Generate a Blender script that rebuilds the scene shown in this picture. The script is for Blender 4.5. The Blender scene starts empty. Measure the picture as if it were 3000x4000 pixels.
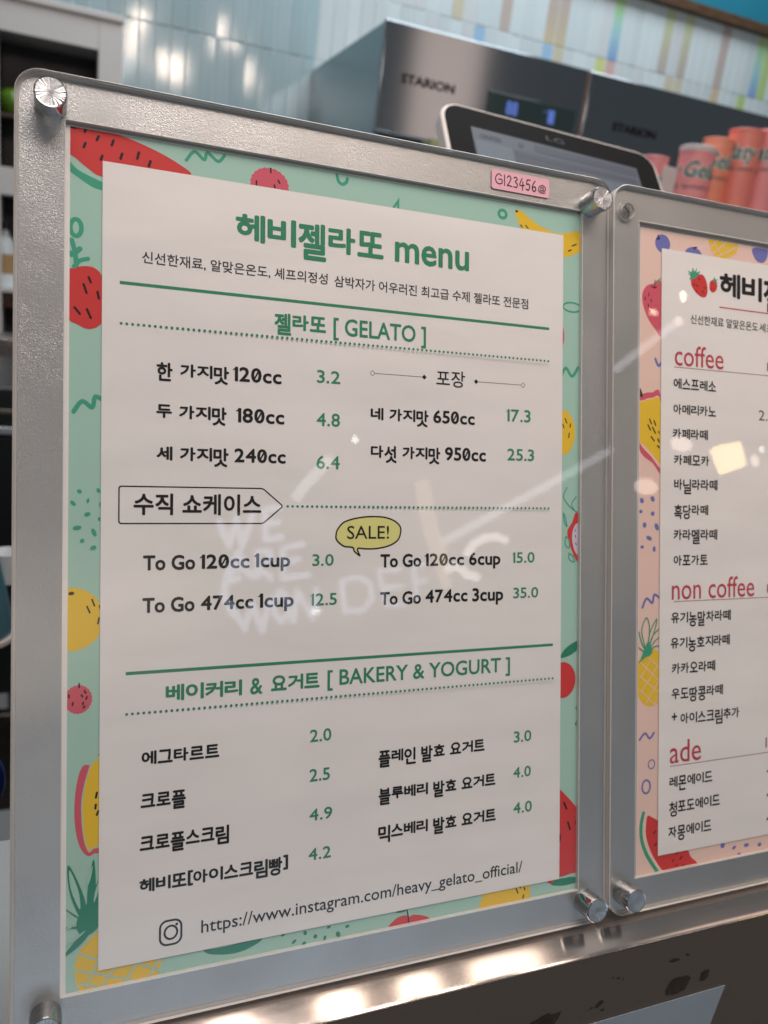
import bpy, bmesh, math, random
from mathutils import Vector, Matrix
from mathutils.geometry import tessellate_polygon
PI = math.pi
CAM={'loc': [-0.003935, -0.232941, 0.245108], 'rows': [[0.925439, -0.360476, 0.116704], [0.005255, -0.29577, -0.955245], [0.378861, 0.884634, -0.271823]]}
NEON=[('W', [[(0.4199, -1.8455, 0.706), (0.4575, -1.908, 0.6495), (0.4844, -1.9144, 0.7346), (0.5068, -1.9638, 0.6613), (0.5514, -1.9847, 0.7687)]]), ('E', [[(0.6697, -2.1092, 0.8277), (0.6023, -2.037, 0.7982), (0.6062, -2.0687, 0.7098), (0.6806, -2.1491, 0.7401)], [(0.6058, -2.0543, 0.7556), (0.6635, -2.1162, 0.7803)]]), ('A', [[(0.4489, -1.9245, 0.5616), (0.4933, -1.954, 0.64), (0.5472, -2.0361, 0.5838)], [(0.4669, -1.9379, 0.5887), (0.5241, -2.002, 0.6045)]]), ('R', [[(0.5708, -2.0648, 0.583), (0.57, -2.039, 0.6646), (0.6222, -2.0969, 0.6808), (0.632, -2.1156, 0.658), (0.5734, -2.0559, 0.6225), (0.6325, -2.1337, 0.601)]]), ('E', [[(0.7919, -2.2802, 0.7499), (0.6878, -2.1684, 0.7051), (0.6886, -2.1981, 0.6114), (0.8239, -2.3478, 0.6547)], [(0.6882, -2.1822, 0.6615), (0.7699, -2.2709, 0.6934)]]), ('W', [[(0.4598, -1.9591, 0.4915), (0.5199, -2.05, 0.4309), (0.5508, -2.0636, 0.5079), (0.5932, -2.1372, 0.4348), (0.6267, -2.1471, 0.5342)]]), ('O', [[(0.6788, -2.1989, 0.5701), (0.6492, -2.173, 0.5385), (0.653, -2.1916, 0.492), (0.6831, -2.2331, 0.4751), (0.7174, -2.2661, 0.5024), (0.7148, -2.2482, 0.5508), (0.6788, -2.1989, 0.5701)]]), ('N', [[(0.7426, -2.3035, 0.4795), (0.7635, -2.2957, 0.5872), (0.8493, -2.4229, 0.5094), (0.8727, -2.4161, 0.6236)]]), ('D', [[(1.0283, -2.5873, 0.6769), (1.0539, -2.6509, 0.5697), (1.1728, -2.7881, 0.5896), (1.2688, -2.8839, 0.6546), (1.2504, -2.8435, 0.714), (1.1603, -2.7325, 0.7222), (1.0283, -2.5873, 0.6769)]]), ('E', [[(1.522, -3.1326, 0.8389), (1.3217, -2.9076, 0.7851), (1.3936, -3.0354, 0.6507), (1.5987, -3.2694, 0.6935)], [(1.3667, -2.9815, 0.7209), (1.5524, -3.1906, 0.7689)]]), ('F', [[(1.81, -3.451, 0.9324), (1.6746, -3.3001, 0.8922), (1.7181, -3.3994, 0.7388)], [(1.692, -3.3426, 0.822), (1.8202, -3.4874, 0.8535)]]), ('frame', [[(0.4939, -1.9768, 0.5679), (0.4439, -1.9235, 0.5454), (0.4391, -1.9295, 0.5066), (0.4759, -1.987, 0.4635)]])]
TUBES=[('strip', [(0.6382, -0.9318, 0.3998), (1.0109, -0.8792, 0.5718)], 0.0075), ('strip', [(1.0182, -0.8327, 0.7239), (1.1689, -0.8018, 0.8251)], 0.0078), ('hoop', [(0.6525, -0.7375, 0.3512), (0.6349, -0.7356, 0.3576), (0.6126, -0.7361, 0.3561), (0.5931, -0.739, 0.3466), (0.5816, -0.7436, 0.3313)], 0.0066), ('hoop', [(0.5729, -0.7498, 0.3111), (0.5826, -0.7525, 0.3023), (0.602, -0.7539, 0.2977)], 0.0072), ('hoop', [(0.5467, -0.7498, 0.3112), (0.5669, -0.7487, 0.3149)], 0.0066), ('gold', [(0.6445, -0.9942, 0.5378), (0.6628, -1.0199, 0.4538), (0.6931, -1.0431, 0.3778)], 0.0155), ('gold', [(0.6628, -1.0199, 0.4538), (0.6809, -1.0317, 0.4152), (0.6994, -1.0538, 0.3428)], 0.011), ('pale', [(0.4276, -0.8896, 0.5378), (0.3934, -0.8995, 0.5056), (0.3647, -0.9098, 0.4717)], 0.009)]
BULBS=[('bulb', (0.4714, -0.8797, 0.5703), 0.0058, 0.0058, 'cool'), ('bulb', (0.4026, -0.9649, 0.2916), 0.009, 0.0045, 'cool'), ('bulb', (0.7262, -0.4119, 0.3904), 0.016757101819342483, 0.01005426109160549, 'warm'), ('bulb', (0.6703, -0.4277, 0.3385), 0.017714650494733482, 0.01053303542930099, 'warm'), ('bulb', (0.7271, -0.3573, 0.5689), 0.003830194701563996, 0.006702840727736993, 'hot'), ('bulb', (0.6803, -0.3646, 0.545), 0.006224066390041493, 0.0035908075327162462, 'hot'), ('bulb', (0.72, -0.3667, 0.538), 0.006702840727736993, 0.006224066390041493, 'warm'), ('bulb', (0.8494, -0.4169, 0.3738), 0.005266517714650495, 0.008139163740823492, 'warm'), ('bulb', (0.8615, -0.4124, 0.3887), 0.0028726460261729973, 0.0033514203638684965, 'cool')]
WINDOW_LAMP=[(0.7894, -0.4115, 0.3917), (0.8247, -0.4095, 0.398), (0.8356, -0.4185, 0.3685), (0.8088, -0.421, 0.3605)]
STAINS=[[(0.25345, -0.03312), (0.25547, -0.03201), (0.25955, -0.03226), (0.2605, -0.0333), (0.25733, -0.03392)], [(0.26282, -0.03074), (0.26419, -0.03082), (0.26579, -0.03169), (0.26485, -0.03243), (0.26344, -0.03175)], [(0.25644, -0.05046), (0.25885, -0.04443), (0.26336, -0.04365), (0.26875, -0.04462), (0.27022, -0.04616), (0.26865, -0.05284), (0.26278, -0.05392), (0.25749, -0.0531)], [(0.27638, -0.04952), (0.27624, -0.04541), (0.27863, -0.04401), (0.28135, -0.04419), (0.28134, -0.04847), (0.27915, -0.05061)], [(0.21651, -0.04896), (0.21878, -0.04541), (0.22098, -0.04552), (0.22102, -0.04702), (0.21867, -0.04894)], [(0.2132, -0.04928), (0.21521, -0.04729), (0.21577, -0.04842)], [(0.2201, -0.05111), (0.22175, -0.05016), (0.22258, -0.05105), (0.22086, -0.05173)], [(0.22259, -0.03334), (0.22333, -0.0331), (0.22386, -0.034), (0.22314, -0.03413)], [(0.22519, -0.03436), (0.2265, -0.03408), (0.22714, -0.03521), (0.22569, -0.03514)], [(0.22845, -0.0362), (0.22935, -0.03548), (0.22965, -0.03672)], [(0.18303, -0.04744), (0.18968, -0.04491), (0.19854, -0.04525), (0.19691, -0.05164), (0.19228, -0.05202)]]
TAPED=[(0.29396, -0.05673), (0.29138, -0.08022), (0.28978, -0.09228), (0.13017, -0.09102), (0.12491, -0.05181), (0.21495, -0.05709)]
TEXTS = [
('헤비젤라또', 57.17, 115.14, 266.06, 275.52, 'H', 'green', 0.042),
('menu', 120.69, 153.4, 265.89, 273.2, 'X', 'green', 0.042),
('신선한재료, 알맞은온도, 셰프의정성', 23.82, 92.34, 252.98, 257.31, 'N', 'grey', 0.012),
('삼박자가 어우러진 최고급 수제 젤라또 전문점', 95.17, 182.26, 252.78, 257.08, 'N', 'grey', 0.012),
('젤라또', 71.82, 91.61, 234.77, 240.22, 'H', 'green', 0.045),
('[ GELATO ]', 94.99, 134.12, 234.27, 240.63, 'C', 'green', 0.022),
('한 가지맛', 29.1, 54.43, 214.08, 218.45, 'H', 'ink', 0.045),
('두 가지맛', 29.1, 53.67, 199.11, 203.57, 'H', 'ink', 0.045),
('세 가지맛', 29.25, 54.43, 184.06, 188.63, 'H', 'ink', 0.045),
('12Occ', 56.99, 74.22, 213.89, 218.86, 'C', 'ink', 0.04),
('18Occ', 58.28, 75.4, 198.8, 203.74, 'C', 'ink', 0.04),
('24Occ', 56.99, 76.04, 184.09, 188.81, 'C', 'ink', 0.04),
('3.2', 88.42, 97.64, 215.39, 220.03, 'C', 'price', 0.022),
('4.8', 88.42, 97.64, 198.85, 203.63, 'C', 'price', 0.022),
('6.4', 88.42, 97.64, 182.43, 187.24, 'C', 'price', 0.022),
('포장', 139.05, 152.1, 217.24, 223.86, 'N', 'ink', 0.01),
('네 가지맛', 110.65, 135.42, 202.33, 206.83, 'H', 'ink', 0.045),
('다섯 가지맛', 110.82, 140.81, 187.45, 191.96, 'H', 'ink', 0.045),
('65Occ', 137.92, 156.65, 202.37, 207.18, 'C', 'ink', 0.04),
('95Occ', 143.33, 162.04, 187.37, 192.38, 'C', 'ink', 0.04),
('17.3', 172.62, 183.8, 204.58, 209.56, 'C', 'price', 0.022),
('25.3', 172.62, 185.67, 188.14, 192.87, 'C', 'price', 0.022),
('수직 쇼케이스', 21.56, 66.75, 164.51, 171.87, 'N', 'ink', 0.035),
('SALE!', 101.0, 118.57, 155.37, 160.33, 'C', 'ink', 0.006),
('To Go', 24.89, 42.64, 144.95, 149.87, 'C', 'ink', 0.04),
('12Occ', 45.38, 62.45, 145.08, 149.89, 'C', 'ink', 0.04),
('1cup', 65.33, 78.02, 145.22, 150.03, 'C', 'ink', 0.04),
('To Go', 24.75, 42.5, 129.91, 134.83, 'C', 'ink', 0.04),
('474cc', 45.13, 64.02, 130.04, 134.87, 'C', 'ink', 0.04),
('1cup', 66.91, 79.49, 130.13, 135.06, 'C', 'ink', 0.04),
('To Go', 115.17, 132.56, 144.06, 148.97, 'C', 'ink', 0.04),
('12Occ', 135.16, 152.03, 144.28, 148.98, 'C', 'ink', 0.04),
('6cup', 154.75, 169.31, 144.23, 149.14, 'C', 'ink', 0.04),
('To Go', 115.17, 132.56, 129.17, 133.97, 'C', 'ink', 0.04),
('474cc', 134.91, 153.78, 129.35, 134.22, 'C', 'ink', 0.04),
('3cup', 156.38, 170.79, 129.15, 134.24, 'C', 'ink', 0.04),
('3.0', 87.01, 95.46, 145.19, 149.45, 'C', 'price', 0.022),
('12.5', 86.9, 96.82, 130.0, 134.41, 'C', 'price', 0.022),
('15.0', 175.94, 186.23, 144.67, 148.99, 'C', 'price', 0.022),
('35.0', 175.94, 188.19, 129.66, 133.93, 'C', 'price', 0.022),
('2.0', 86.54, 94.93, 77.83, 82.34, 'C', 'price', 0.022),
('2.5', 86.43, 94.42, 62.7, 67.27, 'C', 'price', 0.022),
('3.0', 176.69, 185.18, 68.34, 72.81, 'C', 'price', 0.022),
('4.0', 176.55, 185.04, 53.26, 57.55, 'C', 'price', 0.022),
('4.9', 86.52, 95.48, 47.69, 51.99, 'C', 'price', 0.022),
('4.2', 86.25, 95.03, 32.59, 36.89, 'C', 'price', 0.022),
('4.0', 176.67, 185.65, 38.06, 42.53, 'C', 'price', 0.022),
('베이커리', 32.93, 59.93, 98.14, 103.54, 'H', 'green', 0.045),
('&', 63.31, 67.77, 98.03, 103.88, 'C', 'green', 0.022),
('요거트', 71.33, 89.87, 98.74, 104.03, 'H', 'green', 0.045),
('[ BAKERY & YOGURT ]', 93.41, 174.37, 98.85, 104.63, 'C', 'green', 0.022),
('에그타르트', 24.72, 51.73, 76.23, 80.64, 'H', 'ink', 0.045),
('플레인 발효 요거트', 114.92, 162.29, 66.69, 71.14, 'H', 'ink', 0.045),
('블루베리 발효 요거트', 115.07, 167.6, 51.79, 56.19, 'H', 'ink', 0.045),
('믹스베리 발효 요거트', 114.95, 167.87, 36.8, 41.32, 'H', 'ink', 0.045),
('크로플', 24.55, 39.82, 61.12, 65.55, 'H', 'ink', 0.045),
('크로플스크림', 24.31, 55.48, 46.02, 50.55, 'H', 'ink', 0.045),
('헤비또[아이스크림빵]', 24.27, 77.92, 31.12, 35.61, 'H', 'ink', 0.045),
('https://www.instagram.com/heavy_gelato_official/', 45.77, 181.14, 12.72, 17.28, 'C', 'ink', 0.008),
('헤비', 289.23, 315.31, 270.11, 280.91, 'H', 'ink', 0.045),
('젤라또', 317.26, 357.65, 270.11, 280.91, 'H', 'ink', 0.045),
('menu', 366.77, 395.44, 270.11, 277.67, 'X', 'ink', 0.055),
('신선한재료 알맞은온도', 271.2, 313.26, 255.14, 259.46, 'N', 'grey', 0.012),
('세프의정성 삼박자가 어우러진 젤라또', 314.26, 392.26, 255.14, 259.46, 'N', 'grey', 0.012),
('coffee', 261.9, 291.44, 234.98, 241.33, 'X', 'crimson', 0.004),
('non coffee', 261.09, 312.05, 125.88, 132.34, 'X', 'crimson', 0.004),
('ade', 260.55, 279.15, 49.78, 56.59, 'X', 'crimson', 0.004),
('에스프레소', 261.41, 286.77, 224.19, 228.8, 'H', 'ink', 0.03),
('아메리카노', 261.41, 286.9, 212.3, 216.73, 'H', 'ink', 0.03),
('카페라떼', 261.1, 281.95, 200.89, 205.44, 'H', 'ink', 0.03),
('카페모카', 261.95, 282.84, 188.73, 193.23, 'H', 'ink', 0.03),
('바닐라라떼', 262.13, 288.12, 177.19, 181.96, 'H', 'ink', 0.03),
('흑당라떼', 262.26, 282.52, 165.36, 169.93, 'H', 'ink', 0.03),
('카라멜라떼', 262.01, 288.19, 153.71, 158.44, 'H', 'ink', 0.03),
('아포가토', 262.13, 282.39, 141.89, 146.42, 'H', 'ink', 0.03),
('유기농말차라떼', 260.91, 297.0, 114.99, 119.76, 'H', 'ink', 0.03),
('유기농호지라떼', 260.72, 296.48, 103.21, 107.98, 'H', 'ink', 0.03),
('카카오라떼', 261.47, 287.49, 91.38, 96.11, 'H', 'ink', 0.03),
('우도땅콩라떼', 261.47, 292.37, 79.65, 84.3, 'H', 'ink', 0.03),
('+ 아이스크림추가', 261.65, 302.72, 67.71, 72.49, 'H', 'ink', 0.03),
('레몬에이드', 260.55, 286.14, 38.71, 43.41, 'H', 'ink', 0.03),
('청포도에이드', 260.42, 290.87, 26.93, 31.66, 'H', 'ink', 0.03),
('자몽에이드', 260.12, 285.68, 15.42, 20.22, 'H', 'ink', 0.03),
('HOT', 319.53, 333.53, 236.37, 240.37, 'C', 'wine', 0.012),
('2.0', 314.26, 324.76, 211.83, 216.69, 'C', 'grey', 0.0),
('HOT', 320.5, 334.5, 127.24, 131.35, 'C', 'wine', 0.012),
('ICE', 320.12, 332.12, 50.96, 55.85, 'C', 'wine', 0.0),
('4.0', 321.01, 331.01, 37.45, 41.58, 'C', 'ink', 0.01),
('4.0', 321.01, 331.01, 25.6, 29.72, 'C', 'ink', 0.01),
('4.0', 321.01, 331.01, 13.74, 17.86, 'C', 'ink', 0.01)]
N_LEFT = 59
RULES = [(16.3, 192.96, 245.42, 1.15, 'green', 0), (19.04, 195.92, 108.74, 1.15, 'green', 0), (288.73, 320.43, 264.56, 0.6, 'crimson', 1), (261.66, 320.71, 234.02, 0.3, 'wine', 1), (262.28, 321.71, 124.94, 0.3, 'wine', 1), (260.78, 322.42, 48.45, 0.3, 'wine', 1)]
DOTS = [(16.84, 191.93, 231.18), (19.45, 195.17, 94.43), (77.11, 192.77, 167.8)]
MARKS = {'arrow': [(16.46, 174.24), (67.55, 174.5), (75.32, 167.82), (67.63, 161.38), (16.53, 161.28)], 'bubble': [(96.4, 156.69), (96.95, 158.84), (99.21, 161.53), (102.64, 162.89), (106.11, 163.6), (109.6, 163.99), (113.72, 164.01), (117.29, 163.63), (120.89, 162.37), (123.19, 160.43), (123.69, 158.31), (122.75, 155.15), (120.35, 153.23), (116.77, 152.0), (112.63, 151.39), (108.52, 151.39), (105.61, 151.64), (105.5, 150.39), (106.32, 148.74), (104.75, 149.86), (103.88, 150.68), (103.29, 151.99), (99.84, 152.46), (97.55, 154.0), (96.52, 155.35)], 'link1': [(111.17, 220.46), (133.62, 220.47)], 'link2': [(157.38, 220.14), (180.01, 220.29)], 'insta': [(34.91, 15.05), (30.87, 19.94), (39.03, 9.9), (37.03, 17.29)]}
MOTIFS = [
('printed_watermelon', 0, [('f', 'sprig', [(-1.32, 286.11), (2.01, 282.88), (6.49, 280.92), (12.54, 279.02), (16.37, 278.5), (16.39, 275.84), (10.73, 276.64), (7.26, 277.38), (2.76, 279.83), (-1.31, 282.8)]), ('f', 'red', [(-1.39, 298.71), (7.14, 298.73), (15.35, 297.05), (19.37, 296.17), (25.64, 294.44), (32.82, 291.84), (39.74, 288.36), (40.49, 286.99), (38.53, 285.92), (25.71, 280.96), (10.7, 281.29), (5.72, 283.5), (2.36, 285.95), (-1.34, 289.26)]), ('s', 'seed', 0.87, [(-0.28, 296.94), (1.56, 296.74)]), ('s', 'seed', 0.87, [(4.61, 295.87), (4.98, 297.13)]), ('s', 'seed', 0.88, [(8.52, 293.72), (9.12, 295.11)]), ('s', 'seed', 0.87, [(4.34, 290.58), (4.86, 292.1)]), ('s', 'seed', 0.88, [(13.46, 292.84), (13.98, 294.55)]), ('s', 'seed', 0.88, [(9.91, 287.25), (10.36, 288.6)]), ('s', 'seed', 0.89, [(16.39, 288.76), (16.92, 290.47)]), ('s', 'seed', 0.89, [(21.97, 289.72), (22.51, 291.85)]), ('s', 'seed', 0.9, [(25.91, 287.7), (26.45, 289.43)])]),
('printed_squiggle', 0, [('s', 'sprig', 1.16, [(38.9, 292.05), (41.75, 295.63), (45.24, 293.31), (46.47, 296.04), (50.26, 293.49), (52.61, 296.1)])]),
('printed_raspberry', 0, [('r', 'rose', 69.54, 287.95, 7.1, 6.22, 0), ('s', 'seed', 0.6, [(69.94, 294.25), (69.95, 292.7)]), ('s', 'seed', 0.6, [(64.52, 288.7), (64.53, 287.15)]), ('s', 'seed', 0.61, [(72.81, 290.21), (73.35, 289.26)]), ('s', 'seed', 0.61, [(71.31, 288.23), (71.58, 287.24)]), ('s', 'seed', 0.61, [(74.26, 286.96), (73.9, 286.21)])]),
('printed_hook', 0, [('s', 'sprig', 1.25, [(96.08, 296.22), (96.67, 293.89), (98.19, 292.88), (99.9, 293.88), (100.27, 295.37)])]),
('printed_leaf', 0, [('p', 'sprig', [(118.77, 286.34), (122.34, 291.48), (122.38, 286.69), (121.57, 286.57), (121.26, 288.37), (120.17, 286.36)])]),
('printed_ring', 0, [('o', 'sprig', 169.74, 291.75, 1.8, 1.66, 0, 1.3)]),
('printed_banana', 0, [('f', 'yellow', [(175.83, 293.91), (177.99, 294.63), (180.4, 293.6), (185.51, 290.58), (191.38, 288.41), (198.5, 287.39), (211.58, 290.2), (211.64, 283.06), (206.41, 279.53), (199.78, 277.48), (191.43, 281.43), (179.76, 286.8), (177.22, 289.89)]), ('e', 'seed', 176.62, 293.93, 0.69, 0.49, 0), ('s', 'seed', 0.49, [(178.61, 288.41), (179.42, 287.54)]), ('s', 'seed', 0.49, [(181.13, 288.57), (182.29, 287.55)]), ('s', 'seed', 0.51, [(204.8, 282.88), (206.98, 283.87)]), ('s', 'seed', 0.5, [(202.88, 280.4), (204.33, 281.09)]), ('s', 'seed', 0.51, [(209.42, 283.58), (210.89, 284.39)])]),
('printed_ring', 0, [('o', 'sprig', 1.97, 262.68, 1.78, 2.85, 0, 1.5)]),
('printed_strawberry', 0, [('s', 'sprig', 1.74, [(-0.05, 253.94), (0.84, 253.26), (3.27, 255.56)]), ('s', 'sprig', 1.58, [(0.66, 258.3), (1.79, 253.7), (2.19, 249.0)]), ('s', 'sprig', 1.43, [(5.89, 252.47), (3.29, 251.51), (1.45, 249.3)]), ('f', 'red', [(-0.75, 246.67), (1.45, 248.75), (4.41, 249.74), (7.78, 249.67), (10.43, 247.19), (11.22, 242.06), (11.27, 233.24), (9.77, 229.89), (6.39, 228.3), (2.66, 229.54), (-0.67, 232.47)]), ('s', 'seed', 0.8, [(6.15, 246.13), (6.83, 244.45)]), ('s', 'seed', 0.79, [(4.52, 243.55), (5.51, 240.64)]), ('s', 'seed', 0.8, [(9.03, 241.42), (9.5, 239.15)]), ('s', 'seed', 0.79, [(1.67, 235.31), (3.38, 233.26)]), ('s', 'seed', 0.8, [(5.68, 235.08), (6.9, 232.18)])]),
('printed_squiggle', 0, [('s', 'sprig', 1.5, [(1.56, 199.66), (4.29, 203.38), (7.51, 201.41), (8.55, 205.15), (11.43, 203.87)])]),
('printed_dots', 0, [('e', 'sprig', 3.56, 172.36, 0.82, 0.72, -0.5), ('e', 'sprig', 9.7, 172.77, 0.61, 0.88, 0.3), ('e', 'sprig', 1.51, 168.28, 1.11, 0.63, -0.8), ('e', 'sprig', 6.34, 169.21, 0.45, 0.88, -0.2), ('e', 'sprig', 10.64, 167.57, 0.61, 1.28, 0.3), ('e', 'sprig', 6.14, 164.5, 1.05, 0.72, 0.3), ('e', 'sprig', 10.29, 162.91, 0.76, 0.72, 0), ('e', 'sprig', 2.89, 159.88, 1.41, 0.71, 0.15), ('e', 'sprig', 8.35, 158.27, 0.68, 1.44, 0.4), ('e', 'sprig', 4.55, 155.42, 0.75, 0.64, 0.7), ('e', 'sprig', 8.15, 152.99, 1.06, 0.72, 0.4)]),
('printed_orange', 0, [('e', 'yellow', 0.98, 128.44, 10.83, 10.93, 0), ('e', 'seed', 1.16, 137.39, 0.96, 0.63, 0.1), ('s', 'seed', 0.56, [(7.87, 135.09), (8.64, 132.9)]), ('s', 'seed', 0.56, [(6.23, 132.75), (7.15, 130.56)]), ('s', 'seed', 0.56, [(10.3, 132.83), (10.76, 131.21)]), ('s', 'seed', 0.56, [(10.17, 128.67), (9.8, 126.68)])]),
('printed_raspberry', 0, [('r', 'rose', 3.57, 100.9, 4.34, 4.78, 0), ('s', 'seed', 0.56, [(3.84, 106.28), (3.85, 105.01)]), ('s', 'seed', 0.56, [(0.53, 102.74), (0.61, 101.78)]), ('s', 'seed', 0.56, [(5.57, 103.76), (5.95, 102.93)]), ('s', 'seed', 0.56, [(4.61, 102.4), (4.91, 101.74)]), ('s', 'seed', 0.56, [(6.4, 101.7), (6.11, 100.85)]), ('s', 'seed', 0.56, [(1.87, 99.93), (1.73, 99.07)]), ('s', 'seed', 0.56, [(5.22, 99.81), (5.0, 99.11)]), ('s', 'seed', 0.56, [(5.67, 98.49), (5.23, 97.97)])]),
('printed_mango', 0, [('f', 'rose', [(12.1, 81.2), (8.33, 78.01), (5.33, 77.95), (3.5, 73.39), (2.57, 65.56), (2.76, 57.59), (4.14, 50.63), (6.62, 46.81), (8.87, 47.1), (12.26, 50.6)]), ('f', 'mint', [(12.11, 77.98), (8.7, 79.97), (6.47, 74.63), (4.87, 66.85), (4.83, 59.69), (5.62, 52.4), (7.14, 48.01), (8.64, 48.74), (12.25, 52.21)]), ('f', 'yellow', [(12.12, 77.18), (9.08, 79.13), (6.85, 74.58), (5.39, 66.78), (5.28, 59.62), (5.99, 52.34), (7.29, 48.55), (8.49, 49.16), (12.25, 53.01)]), ('s', 'seed', 0.72, [(9.82, 68.21), (9.45, 66.42)]), ('s', 'seed', 0.72, [(9.46, 64.09), (9.32, 62.67)]), ('s', 'seed', 0.72, [(10.31, 61.73), (9.78, 60.44)])]),
('printed_pineapple', 0, [('e', 'yellow', 17.48, 7.65, 14.59, 15.02, 0), ('s', 'mint', 0.72, [(3.44, 13.74), (10.97, 9.8)]), ('s', 'mint', 0.72, [(3.47, 7.77), (24.14, -0.28)]), ('s', 'mint', 0.72, [(4.62, 3.14), (16.37, -1.84)]), ('s', 'mint', 0.72, [(10.15, 20.41), (4.55, 15.11)]), ('s', 'mint', 0.73, [(11.71, 12.06), (6.49, 1.14)]), ('s', 'mint', 0.73, [(17.85, 9.19), (11.02, -0.66)]), ('s', 'mint', 0.74, [(24.09, 7.91), (17.92, -2.18)]), ('s', 'mint', 0.74, [(31.24, 6.44), (24.94, -3.74)]), ('s', 'mint', 0.73, [(20.96, 7.74), (32.87, 1.14)]), ('f', 'deepgreen', [(6.76, 21.86), (1.49, 33.66), (0.69, 44.58), (5.95, 32.23)]), ('f', 'deepgreen', [(7.51, 21.72), (6.84, 33.75), (8.88, 45.34), (9.56, 32.64)]), ('f', 'deepgreen', [(8.26, 21.57), (8.13, 31.21), (11.94, 40.19), (12.07, 29.86)]), ('f', 'deepgreen', [(8.63, 22.3), (2.86, 26.58), (-1.07, 30.47), (4.64, 25.61)]), ('f', 'deepgreen', [(8.63, 22.3), (3.21, 22.94), (-0.67, 23.28), (4.7, 22.02)]), ('f', 'deepgreen', [(9.38, 22.56), (3.12, 17.98), (-0.98, 13.06), (5.21, 16.93)]), ('f', 'deepgreen', [(4.12, 26.35), (12.34, 36.09), (12.4, 24.81), (10.15, 21.21), (7.14, 19.39), (4.15, 20.77)]), ('f', 'mint', [(4.48, 28.67), (1.58, 35.94), (1.07, 42.77), (3.96, 35.21)]), ('f', 'mint', [(6.46, 35.5), (7.04, 39.4), (8.52, 43.15), (7.94, 38.92)]), ('f', 'mint', [(8.97, 30.26), (9.43, 34.18), (10.81, 37.96), (10.34, 33.7)]), ('f', 'mint', [(3.39, 24.1), (1.06, 23.35), (-0.66, 22.49), (1.65, 22.92)]), ('f', 'mint', [(6.39, 21.13), (2.6, 19.08), (-0.27, 16.87), (3.49, 18.59)]), ('f', 'mint', [(3.38, 25.29), (1.08, 26.71), (-0.33, 27.96), (1.97, 26.23)])]),
('printed_melon', 0, [('f', 'deepgreen', [(46.76, 5.95), (50.95, 5.78), (56.89, 5.87), (67.29, 6.82), (67.74, 5.17), (62.08, 3.11), (56.91, 2.7), (51.81, 3.4), (48.44, 4.43)])]),
('printed_dots', 0, [('e', 'deepgreen', 76.36, 5.75, 0.82, 0.44, 0.2), ('e', 'deepgreen', 85.09, 4.93, 0.74, 0.89, 0.3), ('e', 'deepgreen', 80.72, 2.43, 1.1, 0.53, 0.6), ('e', 'deepgreen', 84.66, 1.04, 0.83, 0.62, 0.4), ('e', 'deepgreen', 89.17, 2.81, 0.75, 0.8, -0.4), ('e', 'deepgreen', 93.0, 1.52, 0.57, 0.89, -0.3), ('e', 'deepgreen', 94.57, 5.34, 0.85, 0.45, 0.2), ('e', 'deepgreen', 98.37, 1.91, 0.86, 1.17, 0.5), ('e', 'deepgreen', 102.17, 4.25, 0.87, 0.54, 0.2)]),
('printed_cherry', 0, [('f', 'red', [(120.21, -0.76), (122.69, 3.21), (126.73, 3.94), (128.57, 3.04), (130.81, 3.46), (135.98, 1.85), (138.6, -0.52), (138.1, -4.2)]), ('s', 'seed', 0.56, [(127.31, 7.18), (128.16, 3.3), (128.38, 0.65)]), ('f', 'deepgreen', [(122.67, 5.71), (125.18, 7.11), (127.52, 7.15), (126.72, 5.43)])]),
('printed_lemon', 0, [('f', 'yellow', [(161.43, -0.94), (162.05, 4.76), (164.35, 8.24), (172.71, 10.72), (184.16, 8.0), (185.35, 3.62), (184.24, -2.15), (177.37, -5.84)]), ('s', 'seed', 0.59, [(178.43, 5.81), (179.36, 3.67)]), ('s', 'seed', 0.59, [(180.14, 6.5), (180.72, 5.61)]), ('s', 'seed', 0.6, [(182.45, 5.51), (182.8, 4.46)]), ('s', 'seed', 0.6, [(182.24, 2.37), (181.79, 1.07)])]),
('printed_watermelon', 0, [('f', 'deepgreen', [(195.3, 6.72), (199.47, 6.72), (205.49, 7.24), (212.8, 9.61), (212.85, 4.17), (204.31, 2.86), (197.7, 3.69), (195.67, 4.84)]), ('f', 'mint', [(193.2, 49.4), (197.95, 48.82), (205.22, 41.83), (212.61, 34.73), (212.82, 8.07), (205.5, 6.22), (198.28, 6.62), (193.51, 8.22)]), ('f', 'red', [(193.21, 48.39), (197.97, 47.0), (204.01, 41.78), (210.77, 33.45), (212.7, 22.43), (212.81, 9.09), (205.49, 7.44), (200.07, 7.02), (193.52, 8.12)]), ('s', 'seed', 0.91, [(202.46, 39.15), (203.81, 36.43)]), ('s', 'seed', 0.92, [(204.58, 30.34), (205.7, 27.13)]), ('s', 'seed', 0.92, [(208.72, 29.75), (209.96, 27.33)]), ('s', 'seed', 0.91, [(200.41, 25.27), (200.42, 23.04)])]),
('printed_leaf', 0, [('o', 'sprig', 205.01, 256.03, 4.64, 2.03, 0, 0.7)]),
('printed_raspberry', 0, [('e', 'rose', 198.25, 242.96, 2.88, 6.05, 0)]),
('printed_squiggle', 0, [('s', 'sprig', 1.31, [(199.58, 225.22), (201.95, 229.23), (205.25, 225.82), (208.38, 229.9)])]),
('printed_orange', 0, [('e', 'yellow', 200.37, 201.05, 6.64, 9.9, 0), ('s', 'seed', 0.51, [(201.76, 207.18), (202.74, 205.2)]), ('s', 'seed', 0.5, [(200.58, 204.49), (201.19, 203.11)]), ('s', 'seed', 0.51, [(204.56, 204.98), (204.33, 203.45)]), ('s', 'seed', 0.51, [(203.99, 200.9), (203.64, 198.86)])]),
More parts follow.
